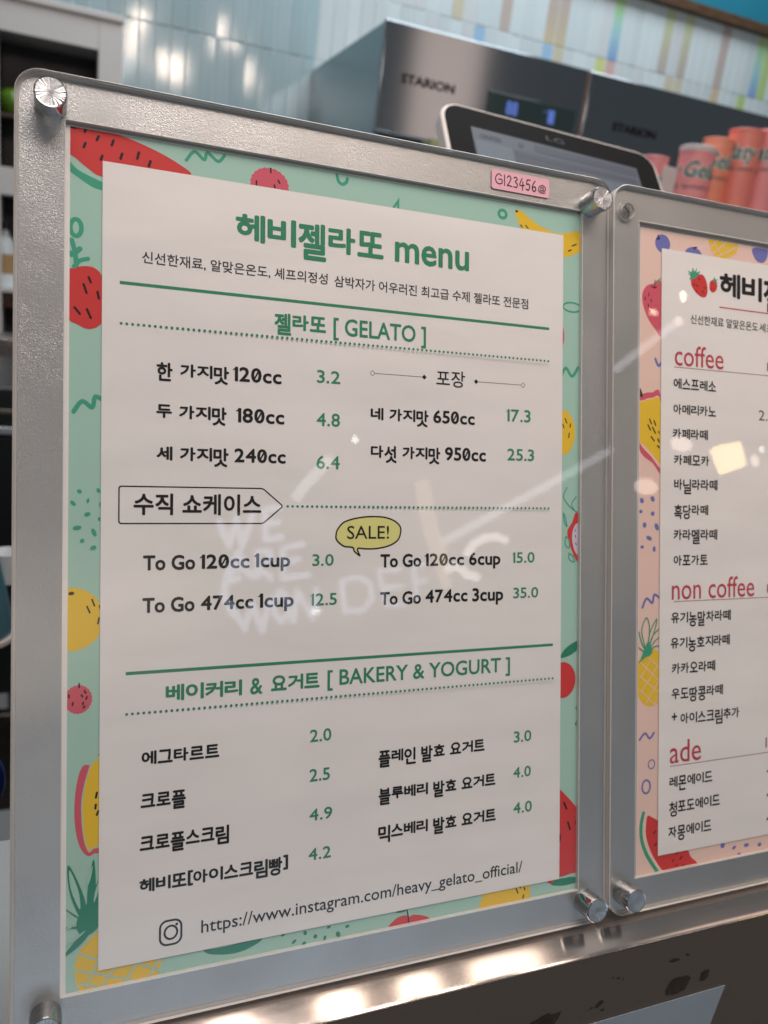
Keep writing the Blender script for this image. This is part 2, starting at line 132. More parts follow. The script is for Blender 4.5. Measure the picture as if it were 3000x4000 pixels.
('printed_pitahaya', 0, [('f', 'red', [(212.0, 143.68), (208.68, 144.45), (205.84, 149.08), (203.86, 154.17), (203.35, 158.23), (205.74, 161.78), (206.94, 164.83), (208.14, 166.87), (209.38, 164.33), (211.85, 162.8)]), ('f', 'lilac', [(211.86, 161.47), (209.77, 162.08), (206.97, 160.05), (205.8, 155.17), (207.05, 149.57), (209.89, 146.17), (211.98, 145.11)]), ('s', 'sprig', 0.51, [(202.96, 177.07), (201.19, 172.99), (204.23, 168.97), (207.9, 166.46)]), ('s', 'sprig', 0.51, [(207.85, 173.08), (205.44, 170.0), (206.92, 166.96)]), ('s', 'sprig', 0.51, [(201.24, 165.82), (201.63, 162.28), (203.09, 160.05), (202.1, 164.3), (201.24, 165.82)]), ('s', 'sprig', 0.51, [(202.52, 155.7), (202.19, 152.16), (204.38, 150.62), (204.11, 154.17), (202.52, 155.7)]), ('s', 'sprig', 0.51, [(204.15, 148.29), (204.42, 145.55), (207.09, 144.48), (206.22, 147.04), (204.15, 148.29)]), ('s', 'seed', 0.3, [(207.35, 158.72), (207.36, 157.71)]), ('s', 'seed', 0.31, [(208.93, 159.74), (208.94, 158.72)]), ('s', 'seed', 0.31, [(209.8, 157.7), (209.81, 156.68)]), ('s', 'seed', 0.31, [(207.49, 156.18), (207.5, 155.16)]), ('s', 'seed', 0.31, [(208.96, 155.35), (208.97, 154.34)]), ('s', 'seed', 0.31, [(207.52, 152.92), (208.01, 151.9)]), ('s', 'seed', 0.31, [(209.47, 153.11), (209.84, 152.08)]), ('s', 'seed', 0.31, [(209.0, 150.05), (209.5, 149.03)]), ('s', 'seed', 0.31, [(210.22, 150.55), (210.72, 149.52)])]),
('printed_apple', 0, [('f', 'deepgreen', [(200.17, 102.7), (202.9, 106.78), (209.56, 109.75), (208.98, 106.01), (205.35, 103.59)]), ('e', 'red', 201.45, 92.9, 6.66, 7.89, 0)]),
('printed_hook', 0, [('s', 'deepgreen', 1.43, [(208.82, 80.22), (210.44, 76.51), (208.63, 73.1)])]),
('printed_blueberry', 1, [('e', 'purple', 254.78, 290.55, 4.36, 4.22, 0), ('s', 'seed', 0.67, [(251.44, 292.17), (252.95, 292.7)]), ('s', 'seed', 0.67, [(252.21, 294.04), (252.34, 292.62)])]),
('printed_blueberry', 1, [('e', 'purple', 273.01, 287.08, 5.36, 4.16, 0), ('s', 'seed', 0.59, [(272.54, 290.93), (275.06, 291.41)]), ('s', 'seed', 0.59, [(273.62, 290.34), (273.8, 291.1)])]),
('printed_pineapple', 1, [('e', 'yellow', 291.51, 295.89, 9.13, 7.97, 0), ('s', 'blush', 0.44, [(282.81, 292.02), (287.28, 296.08)]), ('s', 'blush', 0.44, [(284.12, 289.22), (293.14, 296.11)]), ('s', 'blush', 0.45, [(286.71, 288.06), (299.41, 294.68)]), ('s', 'blush', 0.45, [(292.56, 287.79), (300.43, 291.79)]), ('s', 'blush', 0.45, [(285.35, 295.33), (289.93, 289.96)]), ('s', 'blush', 0.45, [(289.87, 296.42), (295.83, 288.7)]), ('s', 'blush', 0.45, [(295.76, 296.21), (299.09, 292.63)]), ('s', 'blush', 0.44, [(283.46, 291.12), (286.7, 288.56)])]),
('printed_blueberry', 1, [('f', 'purple', [(309.77, 295.27), (314.51, 296.54), (319.86, 296.73), (319.69, 292.71), (318.0, 290.04), (315.61, 289.03), (312.87, 289.56), (310.48, 292.06)])]),
('printed_apple', 1, [('f', 'rose', [(254.33, 271.89), (249.52, 271.44), (245.94, 270.18), (243.71, 267.46), (243.21, 263.6), (244.55, 258.99), (247.27, 254.25), (250.89, 250.53), (254.52, 248.7)]), ('s', 'seed', 0.57, [(248.63, 270.01), (250.25, 269.61), (251.33, 270.11)]), ('s', 'seed', 0.38, [(250.46, 273.23), (250.25, 270.09)]), ('s', 'leaf', 0.38, [(250.59, 272.14), (254.32, 272.95)]), ('s', 'leaf', 0.38, [(250.59, 272.28), (254.31, 274.63)]), ('s', 'seed', 0.43, [(247.04, 266.87), (246.76, 265.5)]), ('s', 'seed', 0.43, [(244.68, 264.95), (245.05, 263.56)]), ('s', 'seed', 0.43, [(248.08, 264.12), (248.39, 262.96)]), ('s', 'seed', 0.43, [(246.49, 261.8), (246.98, 260.57)])]),
('printed_tick', 1, [('s', 'purple', 1.25, [(251.0, 237.03), (252.83, 234.0), (255.23, 236.49)])]),
('printed_mango', 1, [('f', 'rose', [(241.64, 217.89), (244.57, 220.68), (249.03, 221.43), (254.16, 220.07), (255.66, 185.97), (249.6, 189.17), (241.82, 196.07)]), ('f', 'blush', [(241.07, 215.25), (244.89, 217.84), (249.05, 218.9), (254.18, 217.57), (255.94, 187.91), (248.98, 192.02), (241.19, 200.32)]), ('f', 'yellow', [(241.08, 214.78), (244.9, 217.37), (249.06, 218.42), (254.18, 217.09), (255.93, 189.35), (249.57, 193.0), (245.36, 196.67), (241.19, 200.79)]), ('f', 'leafdark', [(241.6, 223.11), (242.66, 222.7), (243.99, 219.46), (242.22, 219.35)]), ('s', 'seed', 0.67, [(247.82, 209.18), (248.97, 207.08)]), ('s', 'seed', 0.67, [(250.34, 208.59), (251.38, 206.48)]), ('s', 'seed', 0.67, [(246.95, 206.37), (248.4, 204.19)]), ('s', 'seed', 0.67, [(249.59, 205.44), (251.17, 202.87)]), ('s', 'seed', 0.67, [(248.78, 201.2), (250.6, 199.26)]), ('s', 'seed', 0.67, [(253.09, 203.68), (253.4, 202.97)]), ('s', 'seed', 0.67, [(252.63, 200.3), (253.43, 198.89)]), ('s', 'seed', 0.67, [(252.54, 197.17), (253.45, 196.25)])]),
('printed_dots', 1, [('e', 'purple', 243.79, 171.75, 1.07, 1.33, 0.5), ('e', 'purple', 249.92, 172.58, 1.08, 1.43, 0.6), ('e', 'purple', 243.24, 166.75, 0.95, 0.86, 0), ('e', 'purple', 249.98, 165.83, 1.08, 1.05, 0), ('e', 'purple', 245.37, 160.62, 1.07, 1.24, 0.1), ('e', 'purple', 252.37, 159.75, 1.09, 1.82, 0.5), ('e', 'purple', 247.98, 154.59, 1.67, 0.96, -0.4), ('e', 'purple', 244.08, 150.58, 0.95, 0.76, 0), ('e', 'purple', 250.95, 149.54, 0.84, 1.3, 0)]),
('printed_squiggle', 1, [('s', 'purple', 1.15, [(244.49, 122.86), (246.83, 126.92), (250.14, 124.79), (251.31, 128.58), (254.94, 126.44)])]),
('printed_pineapple', 1, [('e', 'yellow', 249.82, 90.37, 9.03, 13.2, 0), ('s', 'blush', 0.43, [(243.21, 98.23), (254.66, 88.57)]), ('s', 'blush', 0.43, [(243.27, 91.56), (254.7, 83.03)]), ('s', 'blush', 0.43, [(243.32, 85.61), (252.33, 77.46)]), ('s', 'blush', 0.43, [(247.35, 100.35), (254.61, 94.59)]), ('s', 'blush', 0.43, [(248.86, 97.86), (243.86, 91.04)]), ('s', 'blush', 0.43, [(253.98, 96.56), (243.92, 83.9)]), ('s', 'blush', 0.43, [(254.65, 89.78), (246.93, 78.88)]), ('s', 'blush', 0.43, [(254.7, 83.03), (251.13, 77.09)]), ('s', 'leaf', 0.57, [(247.64, 101.71), (244.91, 108.31), (244.27, 113.58), (246.91, 118.13), (248.56, 113.37), (247.9, 106.23)]), ('s', 'leaf', 0.57, [(247.92, 103.84), (248.76, 110.97), (252.6, 117.25), (251.74, 112.73), (248.8, 105.7)]), ('s', 'leaf', 0.57, [(248.22, 103.34), (250.27, 109.45), (255.66, 113.74)]), ('s', 'leaf', 0.58, [(248.23, 102.87), (251.49, 106.99), (255.69, 109.4)]), ('s', 'leaf', 0.57, [(248.53, 102.37), (251.51, 104.59), (255.73, 104.82)]), ('s', 'leaf', 0.57, [(247.64, 101.95), (244.33, 106.44), (242.51, 111.77)]), ('s', 'leaf', 0.57, [(247.34, 101.49), (242.57, 104.63)]), ('s', 'leaf', 0.57, [(247.35, 101.01), (242.63, 97.98)]), ('f', 'leaf', [(245.54, 103.51), (247.89, 107.19), (250.32, 103.22), (249.14, 100.9), (246.16, 100.13), (243.8, 99.33)])]),
('printed_squiggle', 1, [('s', 'purple', 1.05, [(243.39, 62.43), (246.45, 65.17), (249.16, 62.56), (251.6, 64.95)])]),
('printed_ring', 1, [('o', 'purple', 250.28, 50.56, 1.81, 2.02, 0, 0.62)]),
('printed_ring', 1, [('o', 'purple', 247.31, 40.53, 2.27, 3.01, 0, 0.95)]),
('printed_watermelon', 1, [('f', 'red', [(248.08, 26.9), (250.06, 26.48), (255.82, 21.97), (257.13, 10.92), (270.71, 8.34), (273.88, 4.17), (277.7, 0.12), (268.3, -2.03), (258.75, -0.7), (252.44, 6.59), (248.97, 13.13), (247.31, 18.64), (247.39, 23.41)]), ('s', 'leaf', 1.81, [(245.86, 28.63), (244.55, 22.86), (244.95, 16.6), (247.2, 10.53), (250.53, 5.21), (254.8, -0.53)]), ('s', 'seed', 0.58, [(251.62, 18.39), (252.82, 19.51)]), ('s', 'seed', 0.58, [(252.45, 12.84), (253.47, 13.79)]), ('s', 'seed', 0.58, [(265.13, 6.86), (266.05, 7.69)]), ('s', 'seed', 0.59, [(267.32, 4.23), (268.36, 5.28)]), ('s', 'seed', 0.58, [(262.69, 3.85), (263.42, 4.51)]), ('s', 'seed', 0.58, [(264.86, 1.55), (265.48, 1.94)]), ('s', 'seed', 0.59, [(268.9, 0.56), (269.83, 1.24)])]),
('printed_dots', 1, [('e', 'purple', 293.41, 6.75, 1.44, 1.41, 0.6), ('e', 'purple', 300.67, 4.48, 1.33, 0.76, 0.5), ('e', 'purple', 308.49, 4.55, 1.62, 0.91, 0), ('e', 'purple', 317.05, 3.51, 1.24, 1.03, 0), ('e', 'purple', 303.9, 0.95, 0.94, 0.61, 0)]),
('printed_strawberry', 1, [('f', 'red', [(275.29, 278.43), (278.46, 278.66), (280.52, 275.94), (281.39, 271.59), (280.14, 268.49), (277.28, 268.29), (274.1, 270.06), (271.44, 273.19), (271.67, 275.9)]), ('f', 'leaf', [(270.29, 275.5), (270.9, 277.28), (269.33, 278.32), (270.89, 278.26), (269.13, 279.76), (271.51, 279.31), (272.12, 281.44), (273.39, 279.78), (274.64, 281.64), (274.65, 279.44), (276.42, 280.38), (275.92, 278.6), (274.05, 276.91), (271.54, 275.79)]), ('s', 'seed', 0.44, [(275.94, 276.89), (276.58, 276.22)]), ('s', 'seed', 0.44, [(272.69, 273.97), (273.45, 273.27)]), ('s', 'seed', 0.44, [(274.71, 273.56), (275.47, 272.9)]), ('s', 'seed', 0.44, [(279.14, 273.07), (279.66, 272.39)]), ('s', 'seed', 0.44, [(274.22, 270.8), (274.86, 270.38)]), ('s', 'seed', 0.44, [(278.21, 270.99), (278.85, 270.33)])]),
('printed_strawberry', 1, [('f', 'red', [(282.95, 276.21), (285.19, 276.87), (287.14, 275.2), (286.84, 272.68), (284.92, 271.08), (282.99, 271.77), (282.46, 273.68)]), ('f', 'leaf', [(284.1, 277.09), (284.87, 277.32), (285.5, 278.59), (286.15, 277.47), (287.44, 277.72), (286.68, 276.64), (287.59, 275.85), (285.84, 276.15)]), ('s', 'seed', 0.3, [(283.92, 275.33), (284.37, 274.89)]), ('s', 'seed', 0.3, [(283.62, 272.82), (284.01, 272.47)]), ('s', 'seed', 0.3, [(284.9, 273.21), (285.29, 272.91)])])
]
D = bpy.data
sc = bpy.context.scene
COL = sc.collection
R = math.radians
LEAN = R(-17)
ROT = Matrix.Rotation(LEAN, 4, 'X')
MM = .001

# ---------------------------------------------------------------- camera
cd = D.cameras.new('camera'); cam = D.objects.new('camera', cd); COL.objects.link(cam)
r0, r1, r2 = [Vector(v) for v in CAM['rows']]
m = Matrix((r0, -r1, -r2)).transposed().to_4x4(); m.translation = Vector(CAM['loc'])
cam.matrix_world = m
cd.sensor_fit = 'AUTO'; cd.sensor_width = 36; cd.lens = 3132.75 / 4000 * 36
cd.clip_start = .01; cd.clip_end = 50
cd.dof.use_dof = True; cd.dof.focus_distance = .305; cd.dof.aperture_fstop = 11.5
sc.camera = cam
# ---------------------------------------------------------------- world and lamps
W = D.worlds.new('World'); sc.world = W; W.use_nodes = True
W.node_tree.nodes['Background'].inputs[0].default_value = (.80, .86, .92, 1)
W.node_tree.nodes['Background'].inputs[1].default_value = .14
sc.view_settings.view_transform = 'Standard'; sc.view_settings.look = 'None'
sc.view_settings.exposure = 0; sc.view_settings.gamma = 1
sc.cycles.max_bounces = 10; sc.cycles.transparent_max_bounces = 16
sc.cycles.sample_clamp_indirect = 6

def lamp(name, loc, size, power, col, target=None, sy=None, spread=180, soft=False):
    l = D.lights.new(name, 'AREA'); l.energy = power; l.color = col; l.size = size
    if sy: l.shape = 'RECTANGLE'; l.size_y = sy
    l.spread = R(spread)
    o = D.objects.new(name, l); COL.objects.link(o); o.location = loc
    d = Vector(target) - Vector(loc) if target else Vector((0, 0, -1))
    o.rotation_euler = d.to_track_quat('-Z', 'Y').to_euler()
    if soft:      # emission of the added fills fades towards the rim
        l.use_nodes = True; t = l.node_tree; e = t.nodes['Emission']; g = t.nodes.new('ShaderNodeNewGeometry'); sp = t.nodes.new('ShaderNodeSeparateXYZ')
        t.links.new(g.outputs['Parametric'], sp.inputs[0]); last = None
        for k in (0, 1):
            a = t.nodes.new('ShaderNodeMath'); a.operation = 'MULTIPLY'; a.inputs[1].default_value = PI; t.links.new(sp.outputs[k], a.inputs[0])
            s_ = t.nodes.new('ShaderNodeMath'); s_.operation = 'SINE'; t.links.new(a.outputs[0], s_.inputs[0])
            q = t.nodes.new('ShaderNodeMath'); q.operation = 'MULTIPLY'; t.links.new(s_.outputs[0], q.inputs[0])
            if last: t.links.new(last.outputs[0], q.inputs[1])
            else: q.inputs[1].default_value = 2.2
            last = q
        t.links.new(last.outputs[0], e.inputs['Strength'])
    return o
WARM = (1, .80, .66); COOL = (.80, .90, 1)
lamp('ceiling_panel', (.03, -.16, .98), .55, 5.2, (1, .885, .85), (0.12, 0, .2), .34)
lamp('back_ceiling_panel', (.9, 1.15, 1.9), 1.4, 35, (.86, .94, 1), (.9, 1.6, .5), .5)
for x0, x1 in ((.235, .29), (.425, .485), (.575, .635), (.715, .86)):
    lamp('ledge_lamp', ((x0 + x1) / 2, -.02, 1.2), x1 - x0, 2.7 * (x1 - x0), WARM, None, .45, 70)
for x, y, z, s in ((.311, -.428, 1.146, .07), (.336, -.416, 1.233, .05), (.457, -.428, 1.079, .06), (.515, -.425, 1.075, .07), (.688, -.396, 1.212, .06), (.821, -.400, 1.061, .07)):
    lamp('pendant_lamp', (x, y, z), s, .8, WARM, (x, 1.7, .65), s * 1.6)
lamp('warm_wall_panel', (1.36, -.36, .98), .26, .95, (1, .74, .62), (.62, 1.25, .60), .9)
lamp('cool_fill', (.25, -1.25, -.30), 1.8, 1.9, (.66, .82, 1), (.1, 0, 0), .42, soft=True)  # added cool fill, unseen, tints the lower frame blue
lamp('warm_fill', (-.1, -1.25, .34), .9, 1.0, (1, .82, .66), (-.05, 0, .1), .36, soft=True)  # added unseen warm fill that brightens the left frame
lamp('ledge_lamp', (1.5, -.02, 1.2), 1.1, .8, (1, .90, .82), None, .45, 70)  # dim panel added overhead to brighten the ledge's right end

# ---------------------------------------------------------------- materials
MATS = {}
def nt(name):
    m = D.materials.new(name); m.use_nodes = True; t = m.node_tree
    return m, t, t.nodes['Principled BSDF']
def mat(name, col, rough=.5, metal=0, noise=0, nscale=200, bump=0, bscale=400, bdist=.0005, spec=.5, coat=0, stretch=None, alpha=1):
    if name in MATS: return MATS[name]
    m, t, b = nt(name); N = t.nodes; Lk = t.links
    b.inputs['Base Color'].default_value = (*col, 1); b.inputs['Roughness'].default_value = rough
    b.inputs['Metallic'].default_value = metal; b.inputs['Specular IOR Level'].default_value = spec
    b.inputs['Coat Weight'].default_value = coat
    tc = N.new('ShaderNodeTexCoord'); mp = N.new('ShaderNodeMapping'); Lk.new(tc.outputs['Object'], mp.inputs[0])
    if stretch: mp.inputs['Scale'].default_value = stretch
    if noise:
        n = N.new('ShaderNodeTexNoise'); n.inputs['Scale'].default_value = nscale; n.inputs['Detail'].default_value = 6
        Lk.new(mp.outputs[0], n.inputs[0])
        r = N.new('ShaderNodeMapRange'); r.inputs['From Min'].default_value = .3; r.inputs['From Max'].default_value = .7
        r.inputs['To Min'].default_value = 1 - noise; r.inputs['To Max'].default_value = 1 + noise; Lk.new(n.outputs[0], r.inputs[0])
        mx = N.new('ShaderNodeMix'); mx.data_type = 'RGBA'; mx.blend_type = 'MULTIPLY'; mx.inputs[0].default_value = 1
        mx.inputs[6].default_value = (*col, 1); Lk.new(r.outputs[0], mx.inputs[7]); Lk.new(mx.outputs[2], b.inputs['Base Color'])
        r2_ = N.new('ShaderNodeMapRange'); r2_.inputs['From Min'].default_value = .3; r2_.inputs['From Max'].default_value = .7
        r2_.inputs['To Min'].default_value = max(0, rough - noise * .4); r2_.inputs['To Max'].default_value = min(1, rough + noise * .4)
        Lk.new(n.outputs[0], r2_.inputs[0]); Lk.new(r2_.outputs[0], b.inputs['Roughness'])
    if bump:
        n2 = N.new('ShaderNodeTexNoise'); n2.inputs['Scale'].default_value = bscale; n2.inputs['Detail'].default_value = 3
        Lk.new(mp.outputs[0], n2.inputs[0])
        bp = N.new('ShaderNodeBump'); bp.inputs['Strength'].default_value = bump; bp.inputs['Distance'].default_value = bdist
        Lk.new(n2.outputs[0], bp.inputs['Height']); Lk.new(bp.outputs[0], b.inputs['Normal'])
    MATS[name] = m; return m
def glow(name, col, s):
    if name in MATS: return MATS[name]
    m, t, b = nt(name); b.inputs['Base Color'].default_value = (.02, .02, .02, 1)
    b.inputs['Emission Color'].default_value = (*col, 1); b.inputs['Emission Strength'].default_value = s
    MATS[name] = m; return m

def clear_acrylic():
    m = D.materials.new('clear_acrylic'); m.use_nodes = True; t = m.node_tree; N = t.nodes; Lk = t.links; N.clear()
    o = N.new('ShaderNodeOutputMaterial'); mx = N.new('ShaderNodeMixShader'); tr = N.new('ShaderNodeBsdfTransparent')
    tr.inputs[0].default_value = (.985, .99, .985, 1); gl = N.new('ShaderNodeBsdfGlossy'); gl.inputs['Roughness'].default_value = .008
    fr = N.new('ShaderNodeFresnel'); fr.inputs['IOR'].default_value = 1.45
    g = N.new('ShaderNodeNewGeometry'); mf = N.new('ShaderNodeMath'); mf.operation = 'SUBTRACT'; mf.inputs[0].default_value = 1
    Lk.new(g.outputs['Backfacing'], mf.inputs[1]); mm_ = N.new('ShaderNodeMath'); mm_.operation = 'MULTIPLY'
    Lk.new(fr.outputs[0], mm_.inputs[0]); Lk.new(mf.outputs[0], mm_.inputs[1])
    # very faint handling scratches
    tc = N.new('ShaderNodeTexCoord'); mp = N.new('ShaderNodeMapping'); mp.inputs['Rotation'].default_value = (0, .25, 0); mp.inputs['Scale'].default_value = (22, 1, 240)
    n = N.new('ShaderNodeTexNoise'); n.inputs['Scale'].default_value = 3; n.inputs['Detail'].default_value = 5
    Lk.new(tc.outputs['Object'], mp.inputs[0]); Lk.new(mp.outputs[0], n.inputs[0])
    bp = N.new('ShaderNodeBump'); bp.inputs['Strength'].default_value = .02; bp.inputs['Distance'].default_value = .0001
    Lk.new(n.outputs[0], bp.inputs['Height']); Lk.new(bp.outputs[0], gl.inputs['Normal'])
    Lk.new(mm_.outputs[0], mx.inputs[0]); Lk.new(tr.outputs[0], mx.inputs[1]); Lk.new(gl.outputs[0], mx.inputs[2]); Lk.new(mx.outputs[0], o.inputs[0])
    return m
CLEAR = clear_acrylic()

def frosted():
    m, t, b = nt('frosted_grain_acrylic'); N = t.nodes; Lk = t.links
    b.inputs['Base Color'].default_value = (.47, .46, .46, 1); b.inputs['Metallic'].default_value = .82
    b.inputs['Roughness'].default_value = .40
    tc = N.new('ShaderNodeTexCoord')
    n = N.new('ShaderNodeTexNoise'); n.inputs['Scale'].default_value = 1150; n.inputs['Detail'].default_value = 2; n.inputs['Distortion'].default_value = 1.6
    v = N.new('ShaderNodeTexNoise'); v.inputs['Scale'].default_value = 2600; v.inputs['Detail'].default_value = 1
    Lk.new(tc.outputs['Object'], n.inputs[0]); Lk.new(tc.outputs['Object'], v.inputs[0])
    a = N.new('ShaderNodeMath'); a.operation = 'MULTIPLY_ADD'; a.inputs[1].default_value = .35; Lk.new(v.outputs[0], a.inputs[0]); Lk.new(n.outputs[0], a.inputs[2])
    n3 = N.new('ShaderNodeTexNoise'); n3.inputs['Scale'].default_value = 26; n3.inputs['Detail'].default_value = 3; Lk.new(tc.outputs['Object'], n3.inputs[0])
    rg = N.new('ShaderNodeMapRange'); rg.inputs['From Min'].default_value = .35; rg.inputs['From Max'].default_value = .65
    rg.inputs['To Min'].default_value = .12; rg.inputs['To Max'].default_value = .5; Lk.new(n3.outputs[0], rg.inputs[0])
    bp = N.new('ShaderNodeBump'); bp.inputs['Distance'].default_value = .00035
    Lk.new(rg.outputs[0], bp.inputs['Strength']); Lk.new(a.outputs[0], bp.inputs['Height']); Lk.new(bp.outputs[0], b.inputs['Normal'])
    return m
FROST = frosted()
PAPER = mat('satin_paper', (.80, .755, .74), .42, noise=.035, nscale=18, bump=1, bscale=13, bdist=.0006, stretch=(1, 1, 3.5))
EDGE = mat('cut_acrylic_edge', (.62, .58, .55), .3, bump=.3, bscale=900, spec=.7)
GLINT = mat('painted_edge_glint', (.80, .78, .76), .15, spec=1)  # pale colour stands for light caught on the window's cut edge
BACK = mat('milky_back_acrylic', (.46, .44, .42), .35, noise=.06, nscale=60)
CHROME = mat('brushed_chrome', (.48, .49, .51), .08, 1, bump=.08, bscale=500)
INK = {k: mat('ink_' + k, c, .5, bump=.10, bscale=30, spec=.25) for k, c in dict(
    green=(.035, .235, .125), price=(.035, .245, .13), ink=(.012, .010, .011), grey=(.035, .03, .033), crimson=(.50, .045, .075), wine=(.25, .03, .05),
    sprig=(.055, .34, .22), deepgreen=(.028, .22, .135), leaf=(.05, .33, .20), leafdark=(.03, .04, .03), mint=(.37, .57, .485), red=(.60, .045, .045),
    yellow=(.78, .50, .035), rose=(.62, .10, .145), purple=(.16, .165, .44), seed=(.012, .01, .01), lilac=(.62, .56, .68), blush=(.78, .55, .48),
    sale=(.72, .68, .25)).items()}

def N_t(t, v):
    c = t.nodes.new('ShaderNodeCombineXYZ'); c.inputs[0].default_value, c.inputs[1].default_value, c.inputs[2].default_value = v; return c
def steel(name, col, rough, axis=(1, 1, 60), aniso=.0, tan=(0, 1, -.3)):
    m, t, b = nt(name); N = t.nodes; Lk = t.links
    b.inputs['Base Color'].default_value = (*col, 1); b.inputs['Metallic'].default_value = 1; b.inputs['Roughness'].default_value = rough
    b.inputs['Anisotropic'].default_value = aniso; cv = N_t(t, tan); t.links.new(cv.outputs[0], b.inputs['Tangent'])
    tc = N.new('ShaderNodeTexCoord'); mp = N.new('ShaderNodeMapping'); mp.inputs['Scale'].default_value = axis
    n = N.new('ShaderNodeTexNoise'); n.inputs['Scale'].default_value = 60; n.inputs['Detail'].default_value = 6
    Lk.new(tc.outputs['Object'], mp.inputs[0]); Lk.new(mp.outputs[0], n.inputs[0])
    r = N.new('ShaderNodeMapRange'); r.inputs['To Min'].default_value = rough * .75; r.inputs['To Max'].default_value = rough * 1.3
    Lk.new(n.outputs[0], r.inputs[0]); Lk.new(r.outputs[0], b.inputs['Roughness'])
    bp = N.new('ShaderNodeBump'); bp.inputs['Strength'].default_value = .05; bp.inputs['Distance'].default_value = .00002
    Lk.new(n.outputs[0], bp.inputs['Height']); Lk.new(bp.outputs[0], b.inputs['Normal'])
    return m

# ---------------------------------------------------------------- helpers
def link(name, me, material=None, parent=None):
    o = D.objects.new(name, me); COL.objects.link(o)
    if material is not None:
        for q in (material if isinstance(material, (list, tuple)) else [material]): me.materials.append(q)
    if parent is not None: o.parent = parent
    return o
def tag(o, label=None, cat=None, group=None, kind=None):
    if label: o['label'] = label
    if cat: o['category'] = cat
    if group: o['group'] = group
    if kind: o['kind'] = kind
    return o
def empty(name, label, cat, loc=(0, 0, 0), group=None, lean=False):
    o = D.objects.new(name, None); COL.objects.link(o); o.location = loc
    if lean: o.rotation_euler = (LEAN, 0, 0)
    o.empty_display_size = .02
    return tag(o, label, cat, group)
def pydata(name, vs, fs):
    me = D.meshes.new(name); me.from_pydata([tuple(v) for v in vs], [], fs); me.validate(); me.update(); return me
def smooth(me, ang=40):
    for p in me.polygons: p.use_smooth = True
    me.set_sharp_from_angle(angle=R(ang)); return me
def bm_obj(name, bm, material, parent=None, sm=None):
    bmesh.ops.recalc_face_normals(bm, faces=bm.faces)
    me = D.meshes.new(name); bm.to_mesh(me); bm.free()
    if sm: smooth(me, sm)
    return link(name, me, material, parent)
def box(name, x0, x1, y0, y1, z0, z1, material, parent=None, bev=0, seg=2):
    bm = bmesh.new(); bmesh.ops.create_cube(bm, size=1)
    for v in bm.verts:
        v.co = ((x0 + x1) / 2 + v.co.x * (x1 - x0), (y0 + y1) / 2 + v.co.y * (y1 - y0), (z0 + z1) / 2 + v.co.z * (z1 - z0))
    if bev: bmesh.ops.bevel(bm, geom=bm.edges[:], offset=bev, segments=seg, affect='EDGES', profile=.5)
    o = bm_obj(name, bm, material, parent, 50 if bev else None)
    if bev:
        for p in o.data.polygons:
            if max(abs(c) for c in p.normal) > .999: p.use_smooth = False
    return o
def rrect(x0, x1, z0, z1, r, n=8):
    pts = []
    for cx, cz, a0 in ((x1 - r, z1 - r, 0), (x0 + r, z1 - r, 90), (x0 + r, z0 + r, 180), (x1 - r, z0 + r, 270)):
        for i in range(n + 1):
            a = R(a0 + 90 * i / n); pts.append((cx + r * math.cos(a), cz + r * math.sin(a)))
    return pts
def circ(cx, cz, r, n=32):
    return [(cx + r * math.cos(2 * PI * i / n), cz + r * math.sin(2 * PI * i / n)) for i in range(n)]
def plate(name, outer, holes, y0, y1, material, parent=None, chamfer=0, edge_mat=None, inset=None):
    """A flat plate in the XZ plane: front at y0, back at y1, any outline with holes; optional front chamfer."""
    loops = [outer] + list(holes); flat = [p for l in loops for p in l]
    tris = tessellate_polygon([[Vector((x, z, 0)) for x, z in l] for l in loops])
    bm = bmesh.new(); n = len(flat)
    front = [bm.verts.new((x, y0, z)) for x, z in (inset + [p for l in holes for p in l] if inset else flat)]
    mid = [bm.verts.new((x, y0 + chamfer, z)) for x, z in flat] if inset else front
    back = [bm.verts.new((x, y1, z)) for x, z in flat]
    for a, b, c in tris:
        try: bm.faces.new((front[a], front[b], front[c])); bm.faces.new((back[c], back[b], back[a]))
        except ValueError: pass
    s = 0
    for l in loops:
        k = len(l)
        for i in range(k):
            a, b = s + i, s + (i + 1) % k
            fs = []
            if inset and s == 0: fs.append(bm.faces.new((front[a], front[b], mid[b], mid[a])))
            fs.append(bm.faces.new((mid[a], mid[b], back[b], back[a])) if (not inset or s == 0) else bm.faces.new((front[a], front[b], back[b], back[a])))
            if edge_mat:
                for f_ in fs: f_.material_index = 1
        s += k
    if inset:
        for v in mid[len(outer):]: bm.verts.remove(v)
    return bm_obj(name, bm, [material] + ([edge_mat] if edge_mat else []), parent)
def lathe_y(bm, prof, cx, cz, n=48, mi=0):
    """Revolve (radius, y) pairs round the axis along Y."""
    rings = []
    for r, y in prof:
        if r < 1e-7: rings.append([bm.verts.new((cx, y, cz))])
        else: rings.append([bm.verts.new((cx + r * math.cos(2 * PI * i / n), y, cz + r * math.sin(2 * PI * i / n))) for i in range(n)])
    for a, b in zip(rings, rings[1:]):
        for i in range(n):
            j = (i + 1) % n
            vs = [a[i % len(a)], a[j % len(a)], b[j % len(b)], b[i % len(b)]]
            u = []
            for v in vs:
                if v not in u: u.append(v)
            if len(u) > 2: bm.faces.new(u).material_index = mi
def lathe_z(bm, prof, cx, cy, n=48):
    rings = []
    for r, z in prof:
        if r < 1e-7: rings.append([bm.verts.new((cx, cy, z))])
        else: rings.append([bm.verts.new((cx + r * math.cos(2 * PI * i / n), cy + r * math.sin(2 * PI * i / n), z)) for i in range(n)])
    for a, b in zip(rings, rings[1:]):
        for i in range(n):
            j = (i + 1) % n; u = []
            for v in (a[i % len(a)], a[j % len(a)], b[j % len(b)], b[i % len(b)]):
                if v not in u: u.append(v)
            if len(u) > 2: bm.faces.new(u)
